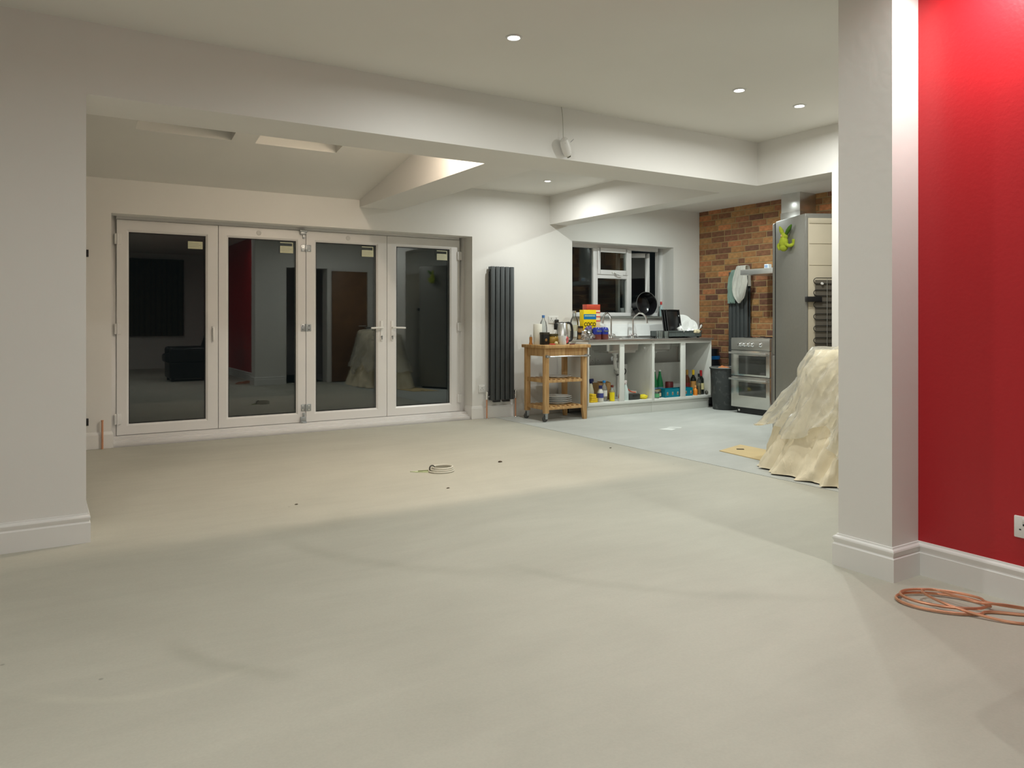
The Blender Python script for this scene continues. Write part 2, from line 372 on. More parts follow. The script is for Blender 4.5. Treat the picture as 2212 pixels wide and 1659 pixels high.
# ------------------------------------------------------------------ ceilings and beams
bm = nb(); box(bm, XL - 0.2, XR, YFRONT - 0.2, YF, ZC, 2.75)
struct('ceiling', bm, M_CEIL, 'white ceiling of the main room with downlights', 'ceiling')
bm = nb(); box(bm, 3.23, XR, YF2, YB, 2.592, 2.75)
struct('ceiling', bm, M_CEIL, 'flat white ceiling beyond the beam next to the sloping one', 'ceiling')
bm = nb(); box(bm, 5.44, XBR + 0.2, 3.6, YB, 2.58, 2.75)
struct('ceiling', bm, M_CEIL, 'white kitchen ceiling above the brick wall', 'ceiling')
xs = [XL, 0.61, 1.30, 1.485, 2.16, 2.80]; ys = [YF2, 5.25, 6.33, YB]
bm = nb()
for i in range(5):
    for j in range(3):
        if j == 1 and i in (1, 3): continue
        x0, x1, y0, y1 = xs[i], xs[i+1], ys[j], ys[j+1]
        lo = [bm.verts.new((x, y, slope(y))) for x, y in ((x0, y0), (x1, y0), (x1, y1), (x0, y1))]
        hi = [bm.verts.new((v.co.x, v.co.y, v.co.z + 0.30)) for v in lo]
        bm.faces.new(list(reversed(lo))); bm.faces.new(hi)
        for k in range(4): bm.faces.new((lo[k], lo[(k+1) % 4], hi[(k+1) % 4], hi[k]))
struct('ceiling', bm, M_CEIL, 'sloping white ceiling over the folding doors with two roof window openings', 'ceiling')
for n, (x0, x1) in ((3, (0.61, 1.30)), (4, (1.485, 2.16))):
    t = thing('window_%d' % n, 'roof window in the sloping ceiling ' + ('nearest the left wall stub' if n == 3 else 'nearest the downstand beam'), 'window', (x0, 5.25, slope(5.25) + 0.30)); t['kind'] = 'structure'
    dy = 1.08; dz = -0.173 * dy
    def quadbox(bm, a, b, c, d, z0, z1):
        f = lambda x, y, z: (x, y, z + dz * y / dy)
        lo = [bm.verts.new(f(x, y, z0)) for x, y in ((a, c), (b, c), (b, d), (a, d))]; hi = [bm.verts.new(f(x, y, z1)) for x, y in ((a, c), (b, c), (b, d), (a, d))]
        bm.faces.new(list(reversed(lo))); bm.faces.new(hi)
        for k in range(4): bm.faces.new((lo[k], lo[(k+1) % 4], hi[(k+1) % 4], hi[k]))
    W = x1 - x0; bm = nb()
    for a in ((-0.03, 0.05, -0.03, dy + 0.03), (W - 0.05, W + 0.03, -0.03, dy + 0.03), (0.05, W - 0.05, -0.03, 0.05), (0.05, W - 0.05, dy - 0.05, dy + 0.03)): quadbox(bm, *a, 0.0, 0.06)
    obj('window_frame', bm, M_PVC, t)
    bm = nb(); quadbox(bm, 0.05, W - 0.05, 0.05, dy - 0.05, 0.02, 0.03); obj('pane', bm, M_PANE, t)

bm = nb(); box(bm, 0.2, XR, YF, YF2, ZB, 2.95)
struct('trim_1', bm, M_WALL, 'wide white ceiling beam across the opening', 'beam')
bm = nb(); box(bm, XR, 5.44, 3.664, YB, ZB, 2.75)
struct('trim_2', bm, M_WALL, 'white ceiling beam along the kitchen side', 'beam')
bm = nb(); box(bm, 2.80, 3.23, YF2, YB, 2.275, 3.0)
struct('trim_3', bm, M_WALL, 'white downstand beam beside the sloping ceiling', 'beam')

# ------------------------------------------------------------------ baseboards
PROF_T = [(0.0, 0.0), (0.019, 0.0), (0.019, 0.098), (0.0155, 0.101), (0.013, 0.105), (0.014, 0.112), (0.018, 0.120), (0.0185, 0.127), (0.016, 0.133), (0.010, 0.1365), (0.007, 0.139), (0.006, 0.1445), (0.0, 0.1455)]
PROF_S = [(0.0, 0.0), (0.015, 0.0), (0.015, 0.117), (0.0125, 0.122), (0.0115, 0.1285), (0.008, 0.137), (0.004, 0.143), (0.0, 0.1445)]
def skirting(name, path, prof, label):
    bm = nb(); n = len(path); P = [Vector(p) for p in path]; rings = []
    for i in range(n):
        ds = []
        if i > 0: ds.append((P[i] - P[i-1]).normalized())
        if i < n-1: ds.append((P[i+1] - P[i]).normalized())
        ns = [Vector((d.y, -d.x)) for d in ds]
        m = ns[0] if len(ns) == 1 else (ns[0] + ns[1]) / (1 + ns[0].dot(ns[1]))
        rings.append([bm.verts.new((P[i].x + m.x*d, P[i].y + m.y*d, z)) for d, z in prof])
    k = len(prof)
    for a, b in zip(rings, rings[1:]):
        for j in range(k): bm.faces.new((a[j], a[(j+1) % k], b[(j+1) % k], b[j]))
    bm.faces.new(rings[0]); bm.faces.new(list(reversed(rings[-1])))
    return struct(name, bm, M_TRIM, label, 'baseboard', smooth=True, angle=25)
skirting('baseboard_left', [(XL, YF), (0.2, YF), (0.2, YF2)], PROF_T, 'white moulded baseboard on the wall stub')
skirting('baseboard_right', [(3.60, YP2), (XP, YP2), (XP, YP1), (XRED, YP1), (XRED, YFRONT)], PROF_T, 'white moulded baseboard round the pillar and along the red wall')
skirting('baseboard_rear', [(XL, YB), (0.533, YB), (0.533, 7.56)], PROF_S, 'white baseboard between the wall stub and the folding doors')
skirting('baseboard_rear', [(4.123, 7.62), (4.123, YB), (5.27, YB)], PROF_S, 'white baseboard under the tall radiator by the trolley')

# ------------------------------------------------------------------ folding doors
YD = 7.66
bm = nb()
for a in ((0.533, 0.585, YD, YD+0.07, 0.05, 2.049), (4.06, 4.123, YD, YD+0.07, 0.05, 2.049), (0.585, 4.06, YD, YD+0.07, 2.020, 2.049)): box(bm, *a)
fr = struct('trim_4', bm, M_PVC, 'white plastic outer frame of the folding doors', 'door frame', bev=0.003)
bm = nb()
box(bm, 0.548, 4.108, 7.585, YD + 0.09, -0.01, 0.075); box(bm, 0.548, 4.108, 7.535, 7.585, -0.01, 0.052); box(bm, 0.548, 4.108, 7.485, 7.535, -0.01, 0.034)
struct('trim_5', bm, M_PVC, 'stepped white plastic threshold under the folding doors', 'threshold', bev=0.003)
M_STICK = mat('cream_paper_sticker', lin(200, 200, 170), 0.7, var=0.04, vscale=30)
M_GASK = mat('black_gasket', (0.02, 0.02, 0.02), 0.6, var=0.05)
LX = [0.585, 1.452, 2.296, 3.174, 4.058]
GL = [(0.686, 1.340), (1.545, 2.197), (2.401, 3.053), (3.287, 3.934)]
where = ['nearest the left wall stub', 'with the small steel hinges on its free edge and the red reflection', 'with a lever handle, hinged to the middle joint', 'with a lever handle, nearest the radiator']
def leaf(i):
    x0, x1 = LX[i] + 0.002, LX[i+1] - 0.002; g0, g1 = GL[i]
    t = thing('door_%d' % (i+1), 'white framed glazed folding door leaf ' + where[i], 'door', (x0, YD, 0.078)); t['kind'] = 'structure'
    zb, zt, h0, h1 = 0.078, 2.017, 0.176, 1.910
    bm = nb(); F = YD - 0.014
    out = [(x0, zb), (x1, zb), (x1, zt), (x0, zt)]; inn = [(g0, h0), (g1, h0), (g1, h1), (g0, h1)]
    mid = [(g0-0.018, h0-0.018), (g1+0.018, h0-0.018), (g1+0.018, h1+0.018), (g0-0.018, h1+0.018)]
    def ring(pts, y): return [bm.verts.new((p[0], y, p[1])) for p in pts]
    rg = [ring(out, YD+0.055), ring(out, F+0.003), ring([(x0+.003, zb+.003), (x1-.003, zb+.003), (x1-.003, zt-.003), (x0+.003, zt-.003)], F), ring(mid, F), ring(inn, F+0.014), ring(inn, YD+0.055)]
    for a, b in zip(rg, rg[1:] + rg[:1]):
        for k in range(4): bm.faces.new((a[k], a[(k+1) % 4], b[(k+1) % 4], b[k]))
    obj('leaf_frame', bm, M_PVC, t, w=True, smooth=True, angle=20)
    bm = nb(); box(bm, g0 - 0.004, g1 + 0.004, F + 0.022, F + 0.046, h0 - 0.004, h1 + 0.004)
    pane = obj('pane', bm, M_PANE, t, w=True)
    bm = nb()
    for a in ((g0, g0+0.006, h0, h1), (g1-0.006, g1, h0, h1), (g0+.006, g1-.006, h0, h0+0.006), (g0+.006, g1-.006, h1-0.006, h1)): box(bm, a[0], a[1], F+0.0135, F+0.0225, a[2], a[3])
    obj('gasket', bm, M_GASK, t, w=True)
    bm = nb(); box(bm, g1-0.155, g1-0.025, F+0.0205, F+0.0225, h1-0.125, h1-0.055); st = obj('sticker', bm, M_STICK, t, w=True)
    if i:
        bm = nb(); box(bm, g1-0.155, g1-0.035, F+0.0205, F+0.0225, h1-0.026, h1-0.018); box(bm, g1-0.035, g1-0.027, F+0.0205, F+0.0225, h1-0.054, h1-0.018); obj('sticker_edge', bm, M_STICK, t, w=True)
    bm = nb()
    for q in range(3): box(bm, g1-0.148, g1-0.06+0.02*(q % 2), F+0.0198, F+0.0207, h1-0.075-q*0.015, h1-0.072-q*0.015)
    obj('sticker_print', bm, mat('grey_print', (0.35, 0.35, 0.31), 0.8, var=0.03), t, w=True)
    return t, F
leaves = [leaf(i) for i in range(4)]
def white_hinge(t, x, z, F):
    bm = nb(); box(bm, x-0.028, x+0.026, F-0.016, F+0.012, z-0.047, z+0.047); h = obj('hinge', bm, M_PVC, t, w=True, bev=0.004)
    bm = nb(); cyl(bm, (x-0.004, F-0.016, z-0.05), (x-0.004, F-0.016, z+0.05), 0.008); obj('hinge_pin', bm, M_PVC, h, w=True, smooth=True)
for z in (1.84, 1.035, 0.225):
    white_hinge(leaves[0][0], 0.598, z, leaves[0][1]); white_hinge(leaves[3][0], 4.050, z, leaves[3][1])
t2, F2 = leaves[1]
for z in (1.84, 1.035, 0.225):
    bm = nb(); box(bm, 2.245, 2.348, F2-0.006, F2+0.002, z-0.035, z+0.035); h = obj('steel_hinge', bm, M_ZINC, t2, w=True, bev=0.002)
    bm = nb(); cyl(bm, (2.292, F2-0.008, z-0.037), (2.292, F2-0.008, z+0.037), 0.008); obj('hinge_pin', bm, M_ZINC, h, w=True, smooth=True)
    bm = nb()
    for xx in (2.262, 2.325):
        for q in (-0.02, 0.02): cyl(bm, (xx, F2-0.0075, z+q), (xx, F2-0.004, z+q), 0.006, 8)
    obj('screw', bm, M_CHROME, h, w=True)
bm = nb(); box(bm, 2.235, 2.29, F2-0.03, F2+0.004, 1.975, 2.018); box(bm, 2.262, 2.283, F2-0.015, F2+0.004, 1.935, 1.976); cyl(bm, (2.225, F2-0.03, 2.012), (2.30, F2-0.03, 2.012), 0.012)
obj('top_roller', bm, M_ZINC, t2, w=True, bev=0.002)
bm = nb(); box(bm, 2.235, 2.29, F2-0.03, F2+0.004, 0.082, 0.135); box(bm, 2.262, 2.283, F2-0.015, F2+0.004, 0.134, 0.175); lathe(bm, [(0.033, 0), (0.038, 0.004), (0.036, 0.012), (0.02, 0.016)], 16, (2.262, F2-0.024, 0.074))
obj('bottom_roller', bm, M_ZINC, t2, w=True, bev=0.0015)
def lever(t, x, F, sgn):
    bm = nb(); box(bm, x-0.014, x+0.014, F-0.009, F+0.002, 0.885, 1.105); pl = obj('handle_plate', bm, M_WHITEPL, t, w=True, bev=0.005)
    bm = nb(); cyl(bm, (x, F-0.008, 1.032), (x, F-0.05, 1.032), 0.010); tube(bm, spline([(x, F-0.045, 1.032), (x+sgn*0.03, F-0.052, 1.031), (x+sgn*0.08, F-0.054, 1.030), (x+sgn*0.135, F-0.052, 1.028)], 4), 0.0095, 10)
    obj('lever', bm, M_WHITEPL, pl, w=True, smooth=True)
    bm = nb(); lathe(bm, [(0.010, 0), (0.010, 0.006)], 12, (x, F-0.009, 0.935), (0, -1, 0)); box(bm, x-0.003, x+0.003, F-0.03, F-0.012, 0.905, 0.945)
    obj('lock_key', bm, M_ZINC, pl, w=True)
lever(leaves[2][0], 3.110, leaves[2][1], -1); lever(leaves[3][0], 3.232, leaves[3][1], 1)
t1, F1 = leaves[0]
bm = nb(); box(bm, 1.392, 1.416, F1-0.012, F1+0.002, 0.955, 1.055); b2 = obj('flush_handle_plate', bm, M_WHITEPL, t1, w=True, bev=0.004)
bm = nb(); box(bm, 1.397, 1.414, F1-0.032, F1-0.010, 0.915, 1.04); obj('flush_lever', bm, M_WHITEPL, b2, w=True, bev=0.005)
for i, xx in ((1, 1.83), (2, 2.74)):
    bm = nb(); lathe(bm, [(0.024, 0), (0.02, 0.003)], 16, (xx, leaves[i][1], 1.968), (0, -1, 0)); obj('trade_mark_disc', bm, mat('faint_grey_mark', (0.6, 0.59, 0.57), 0.5, var=0.03), leaves[i][0], w=True)

# ------------------------------------------------------------------ kitchen window
YW = 7.68
w1 = thing('window_1', 'white kitchen window with dark panes above the sinks', 'window', (6.35, YW, 1.16)); w1['kind'] = 'structure'
wx0, wx1, wz0, wz1 = 5.513, 7.189, 1.16, 2.078
bm = nb()
for a in ((wx0, 5.62, wz0, wz1), (7.105, wx1, wz0, wz1), (5.62, 7.105, wz0, 1.209), (5.62, 7.105, 2.03, wz1), (6.0, 6.072, 1.209, 2.03), (6.556, 6.636, 1.209, 2.03), (6.072, 6.556, 1.648, 1.712)): box(bm, a[0], a[1], YW, YW+0.06, a[2], a[3])
obj('window_frame', bm, M_PVC, w1, w=True, bev=0.004)
for a in ((5.60, 6.02, 1.20, 2.04), (6.06, 6.57, 1.20, 1.66)):
    bm = nb(); box(bm, a[0], a[1], YW+0.025, YW+0.045, a[2], a[3]); obj('pane', bm, M_PANEW, w1, w=True)
bm = nb()
for a in ((6.06, 6.105, 1.70, 2.04), (6.53, 6.568, 1.70, 2.04), (6.105, 6.53, 1.70, 1.757), (6.105, 6.53, 1.985, 2.04)): box(bm, a[0], a[1], YW-0.015, YW+0.03, a[2], a[3])
sash = obj('top_sash', bm, M_PVC, w1, w=True, bev=0.003)
bm = nb(); box(bm, 6.10, 6.535, YW+0.0, YW+0.02, 1.75, 1.99); obj('pane', bm, M_PANEW, sash, w=True)
bm = nb(); box(bm, 6.29, 6.36, YW-0.024, YW-0.012, 1.715, 1.735); tube(bm, spline([(6.32, YW-0.028, 1.725), (6.35, YW-0.04, 1.715), (6.40, YW-0.045, 1.695), (6.45, YW-0.04, 1.692)], 4), 0.007, 8)
obj('window_handle', bm, M_WHITEPL, sash, w=True, smooth=True)
# open casement, hinged on the right, swung outward
cs = nb(); CW = 0.46
for a in ((-CW, -CW+0.06, 0, 0.80), (-0.06, 0, 0, 0.80), (-CW+0.06, -0.06, 0, 0.06), (-CW+0.06, -0.06, 0.74, 0.80)): box(cs, a[0], a[1], 0, 0.05, a[2], a[3])
casement = obj('open_casement', cs, M_PVC, w1, bev=0.003)
casement.location = (7.03 - 6.35, 0.085, 0.055); casement.rotation_euler = (0, 0, R(-34))
pb = nb(); box(pb, -CW+0.055, -0.055, 0.015, 0.035, 0.055, 0.745); obj('pane', pb, M_PANEW, casement)
bm = nb(); box(bm, wx0, wx1, YB - 0.03, YW + 0.01, 1.132, 1.158)
o = obj('window_sill', bm, mat('grey_sill_tile', lin(120, 122, 116), 0.35, var=0.08), w1, w=True, bev=0.004)
bm = nb(); box(bm, 5.29, 7.6, YB-0.010, YB+0.01, 0.86, 1.06)
struct('trim_6', bm, mat('white_splash_panel', (0.86, 0.87, 0.86), 0.25, var=0.01), 'white splash panel behind the sinks', 'splashback')

# ------------------------------------------------------------------ brick wall
bm = nb(); box(bm, XBR + 0.005, XBR + 0.3, 3.6, YB + 0.02, -0.1, 2.75)
bw = struct('wall_right', bm, M_MORTAR, 'brown and buff brick wall behind the cooker', 'wall')
BL, BH, BD, J, CH = 0.215, 0.064, 0.03, 0.012, 0.0765
def brick_mesh(L, nm):
    b = nb(); box(b, -BD/2, BD/2, -L/2, L/2, -BH/2, BH/2)
    bmesh.ops.bevel(b, geom=list(b.edges), offset=0.003, segments=1, affect='EDGES')
    me = bpy.data.meshes.new(nm); b.to_mesh(me); b.free(); me.materials.append(M_BRICK); return me
BM = {k: brick_mesh(k, 'brick') for k in (0.215, 0.1025, 0.16, 0.055)}
rest = nb(); off0 = WORLD[bw.name]; nbr = 0
for c in range(35):
    zc_ = 0.005 + c * CH + BH/2
    if zc_ + BH/2 > 2.60: break
    y = YB - 0.002 + 0.0
    seq = []; rr = random.Random(100 + c)
    first = {0: 0.215, 1: 0.1025, 2: 0.16, 3: 0.055}[(c*3 + c//3) % 4] if c % 2 else 0.1025 if c % 4 else 0.215
    seq.append(first)
    while y > 3.62:
        L = seq.pop() if seq else rr.choices((0.215, 0.1025), (0.86, 0.14))[0]
        if y - L < 3.6: break
        yc = y - L/2
        x = XBR + BD/2 + rr.uniform(-0.003, 0.003)
        if zc_ > 0.62 and yc > 5.33 and nbr < 298:
            o = bpy.data.objects.new('brick', BM[L]); COL.objects.link(o); o.parent = bw
            o.location = Vector((x, yc, zc_)) - off0; o.rotation_euler = (0, 0, rr.uniform(-0.006, 0.006)); nbr += 1
        else:
            box(rest, x - BD/2, x + BD/2, yc - L/2, yc + L/2, zc_ - BH/2, zc_ + BH/2)
        y -= L + J
ro = obj('bricks', rest, M_BRICKI, bw, w=True); ro['kind'] = 'stuff'

# ------------------------------------------------------------------ downlights (each carries its own lamp)
M_LENS = mat('lit_led_lens', (1.0, 0.99, 0.96), 0.4, emit=14.0)
M_RING = mat('satin_white_ring', (0.72, 0.72, 0.70), 0.3, 0.2, var=0.02)
def downlight(x, y, z, label, W, C, off=None):
    sfx = '_%s_offscreen' % off if off else ''
    t = thing('downlight' + sfx, label, 'light', (x, y, z))
    bm = nb(); lathe(bm, [(0.030, 0.004), (0.030, -0.002), (0.034, -0.007), (0.042, -0.006), (0.045, 0.0), (0.045, 0.004)], 28, cap=False); obj('ring', bm, M_RING, t, smooth=True)
    bm = nb(); lathe(bm, [(0.0, -0.0015), (0.0305, -0.0015), (0.0305, 0.003), (0.0, 0.003)], 24); obj('lens' + sfx, bm, M_LENS, t)
    ld = bpy.data.lights.new('lamp' + sfx, 'AREA'); ld.shape = 'DISK'; ld.size = 0.06; ld.energy = W; ld.color = C; ld.spread = R(172)
    lo = bpy.data.objects.new('lamp' + sfx, ld); COL.objects.link(lo); lo.parent = t; lo.location = (0, 0, -0.009)
    return t
# seen in the photograph
downlight(2.139, 3.42, ZC, 'lit downlight in the main ceiling beside the dangling white fitting', MAIN_W, MAIN_C)
downlight(3.881, 3.429, ZC, 'lit downlight between the red wall pillar and the wide beam', MAIN_W, MAIN_C)
downlight(4.525, 3.458, ZC, 'lit downlight near the inside corner of the two beams', MAIN_W, MAIN_C)
downlight(4.586, 6.654, 2.592, 'lit downlight in the flat ceiling in front of the tall radiator', MAIN_W, MAIN_C)
# hidden by the beams, given by the glow on the kitchen wall, the shadow line inside the sink units and the shadow of the wide beam on the floor
downlight(6.30, 6.30, 2.58, 'lit downlight in the kitchen ceiling in front of the sinks', KIT_W, KIT_C)
downlight(6.35, 5.40, 2.58, 'lit downlight in the kitchen ceiling between the cooker and the beam', KIT_W, KIT_C)
downlight(2.50, 4.96, slope(4.96), 'warm downlight high in the sloping ceiling behind the wide beam', WARM_W, WARM_C)
# the same ceiling's downlights above and behind the viewer; the first gives the hot spots on the pillar and red wall and its mirror image in the doors
downlight(3.06, 1.50, ZC, 'lit downlight close to the red wall and the pillar', MAIN_W, MAIN_C, 'red_wall')
downlight(1.15, 1.40, ZC, 'lit downlight in the main ceiling above the viewer', MAIN_W, MAIN_C, 'ceiling_middle')
downlight(-0.70, 1.40, ZC, 'lit downlight in the main ceiling near the side wall', MAIN_W, MAIN_C, 'ceiling_side')
downlight(1.15, -1.0, ZC, 'lit downlight in the front half of the main ceiling', MAIN_W, MAIN_C, 'ceiling_front')

# ------------------------------------------------------------------ radiators
def radiator(label, loc, rz, H, group=None):
    """local frame: x along the wall, -y towards the room, z up from the bottom of the tubes"""
    t = thing('radiator', label, 'radiator', loc, rz, group)
    for r, (ya, yb) in enumerate(((-0.088, -0.066), (-0.040, -0.022))):
        for i in range(5):
            x0 = i * 0.0635
            bm = nb(); box(bm, x0, x0 + 0.054, ya, yb, 0, H); obj('tube', bm, M_ANTH, t, bev=0.007)
    for z in (0.03, H - 0.06):
        bm = nb(); box(bm, -0.006, 0.314, -0.068, -0.038, z, z + 0.03); obj('header', bm, M_ANTH, t, bev=0.005)
    for x in (0.05, 0.22):
        for z in (0.14, H - 0.16):
            bm = nb(); box(bm, x, x + 0.03, -0.038, 0.0, z, z + 0.05); obj('wall_bracket', bm, M_ANTH, t)
    return t
r1 = radiator('tall anthracite radiator on the white wall beside the folding doors', (4.318, YB, 0.205), 0, 1.515)
for x in (0.035, 0.16):
    bm = nb(); prism(bm, [(x, -0.086), (x+0.09, -0.086), (x+0.075, -0.03), (x+0.015, -0.03)], -0.022, 0.004); obj('end_cap', bm, M_BLACK, r1)
def tail(t, x, y, zt, sx):
    bm = nb(); cyl(bm, (x, y, -0.205), (x, y, zt - 0.03), 0.0085, 12); obj('copper_tail', bm, M_COPPER, t, smooth=True)
    bm = nb(); lathe(bm, [(0.026, 0), (0.024, 0.006), (0.012, 0.01)], 18, (x, y, -0.2055)); obj('floor_collar', bm, M_CHROME, t, smooth=True)
    bm = nb(); lathe(bm, [(0.012, -0.035), (0.013, 0.0), (0.013, 0.03), (0.017, 0.032), (0.017, 0.055), (0.012, 0.06)], 16, (x, y, zt)); cyl(bm, (x, y, zt), (x + sx, -0.053, zt), 0.0095)
    obj('valve', bm, M_CHROME, t, smooth=True)
tail(r1, -0.036, -0.053, 0.045, 0.035); tail(r1, 0.346, -0.053, 0.045, -0.035)
r2 = radiator('tall anthracite radiator on the brick wall with tea towels over it', (XBR, 6.873, 0.25), R(-90), 1.48)

# wall brackets and copper stub waiting for a radiator by the wall stub
for z, q in ((1.686, 'upper'), (0.239, 'lower')):
    bm = nb(); box(bm, 0.325, 0.358, YB - 0.035, YB + 0.003, z - 0.03, z + 0.03); box(bm, 0.325, 0.358, YB - 0.045, YB - 0.03, z - 0.005, z + 0.03)
    tag(obj('radiator_bracket', bm, M_BLACK, bev=0.002), q + ' black radiator bracket on the rear wall beside the wall stub', 'bracket')
bm = nb(); cyl(bm, (0.462, YB - 0.035, -0.02), (0.462, YB - 0.035, 0.247), 0.0085); lathe(bm, [(0.010, 0.0), (0.010, 0.012)], 12, (0.462, YB-0.035, 0.238))
tag(obj('copper_pipe_stub', bm, M_COPPER, smooth=True), 'upright copper pipe stub at the baseboard beside the folding doors', 'pipe')

# ------------------------------------------------------------------ sockets
M_HOLE = mat('dark_socket_hole', (0.02, 0.02, 0.02), 0.6, var=0.05)
def socket(label, c, n, gang=1, dark=False):
    """c centre on wall, n outward normal (unit axis)"""
    t = thing('wall_socket', label, 'socket', c, math.atan2(n[0], -n[1]))
    W = 0.086 if gang == 1 else 0.146
    bm = nb(); box(bm, -W/2, W/2, -0.009, 0.001, -0.043, 0.043); obj('face_plate', bm, M_WHITEPL, t, bev=0.004)
    for g in range(gang):
        cx = 0 if gang == 1 else (-0.036 + 0.072 * g)
        bm = nb(); box(bm, cx-0.004, cx+0.004, -0.0100, -0.0085, 0.006, 0.014); box(bm, cx-0.017, cx-0.010, -0.0100, -0.0085, -0.012, -0.007); box(bm, cx+0.010, cx+0.017, -0.0100, -0.0085, -0.012, -0.007)
        obj('pin_holes', bm, M_HOLE, t)
        sx = cx + 0.0 if gang == 2 else cx + 0.028
        bm = nb(); box(bm, sx-0.006, sx+0.006, -0.0125, -0.008, 0.020, 0.036); obj('switch', bm, M_WHITEPL, t, bev=0.002)
    return t
socket('white single socket on the rear wall beside the tall radiator', (4.244, YB, 0.335), (0, -1))
socket('white double socket on the red wall above the baseboard', (XRED, 1.436, 0.301), (-1, 0), 2)
sk = socket('white double socket on the kitchen wall behind the kettle', (5.235, YB, 1.115), (0, -1), 2)
pg = thing('power_plug', 'black power plug in the socket behind the kettle', 'plug', (5.265, YB - 0.009, 1.09))
bm = nb(); box(bm, -0.024, 0.024, -0.03, 0.0, -0.022, 0.028); obj('plug_body', bm, M_BLACK, pg, bev=0.008)
bm = nb(); tube(bm, spline([(0, -0.022, -0.015), (0.0, -0.035, -0.06), (-0.03, -0.04, -0.12), (-0.06, -0.06, -0.17)], 5), 0.004, 6); obj('flex', bm, M_BLACK, pg, smooth=True)
for xx, q in ((5.815, 'nearer the trolley'), (5.905, 'nearer the waste pipe')):
    socket('white socket inside the open sink unit, ' + q, (xx, YB, 0.60), (0, -1))

# ------------------------------------------------------------------ dangling fitting on the beam
t = thing('dangling_fitting', 'white plastic fitting dangling by its wire in front of the wide beam', 'fitting', (3.144, YF - 0.04, 2.335)); t.scale = (0.8, 0.8, 0.97)
bm = nb(); lathe(bm, [(0.0, -0.075), (0.02, -0.074), (0.036, -0.06), (0.043, -0.025), (0.044, 0.02), (0.038, 0.05), (0.02, 0.066), (0.0, 0.07)], 20, (0, 0, 0.0), (-0.5, -0.15, 0.9)); obj('housing', bm, M_WHITEPL, t, smooth=True)
bm = nb(); lathe(bm, [(0.018, 0.0), (0.017, 0.004)], 14, (0.040, 0.006, -0.068), (0.5, 0.15, -0.9)); obj('cable_entry', bm, mat('grey_rubber', (0.25, 0.25, 0.2), 0.7, var=0.05), t)
bm = nb(); lathe(bm, [(0.007, 0), (0.006, 0.002)], 10, (-0.03, -0.038, 0.02), (-0.3, -1, 0.05)); obj('screw_hole', bm, M_HOLE, t)
bm = nb(); cyl(bm, (0.03, -0.03, 0.03), (0.055, -0.042, 0.052), 0.0025, 6); obj('prong', bm, M_ZINC, t)
bm = nb(); tube(bm, spline([(-0.012, 0.02, 0.055), (-0.018, 0.015, 0.09), (-0.012, 0.025, 0.15), (-0.014, 0.03, 0.23), (-0.022, 0.035, 0.292)], 5), 0.0028, 6); obj('wire', bm, mat('grey_wire', (0.45, 0.44, 0.38), 0.6, var=0.05), t, smooth=True)

# ------------------------------------------------------------------ sink units
FY, BY = 6.87, 7.455
def base_unit(x0, x1, px0, px1, label):
    t = thing('base_unit', label, 'cabinet', (x0, FY, 0))
    def p(n, *a, m=M_MELA, bev=0.0015):
        bm = nb(); box(bm, *a); return obj(n, bm, m, t, w=True, bev=bev)
    p('side_panel', x0, x0+0.018, FY, BY, 0.13, 0.864); p('side_panel', x1-0.018, x1, FY, BY, 0.13, 0.864)
    p('base_panel', x0+0.018, x1-0.018, FY, BY, 0.13, 0.162); p('front_rail', x0+0.018, x1-0.018, FY, FY+0.018, 0.826, 0.864)
    p('centre_post', px0, px1, FY, FY+0.018, 0.162, 0.826)
    p('back_panel', x0+0.018, x1-0.018, 7.33, 7.338, 0.162, 0.56); p('rear_rail', x0+0.018, x1-0.018, 7.437, 7.455, 0.76, 0.864)
    px_ = 0.012 if x0 < 6 else 0.0
    p('plinth', x0+px_, x1-(0.02 if x1 > 7 else 0.0), FY+0.03, FY+0.046, 0.0, 0.128); p('plinth_lip', x0+px_, x1-(0.02 if x1 > 7 else 0.0), FY+0.026, FY+0.032, 0.098, 0.112)
    for xx in (x0+0.08, x1-0.08):
        bm = nb(); cyl(bm, (xx, 7.38, 0), (xx, 7.38, 0.13), 0.018); obj('foot', bm, M_BLACK, t, w=True, smooth=True)
    return t
base_unit(5.289, 6.279, 5.758, 5.828, 'white doorless sink unit beside the wooden trolley')
base_unit(6.281, 7.265, 6.733, 6.812, 'white doorless sink unit next to the brick wall')
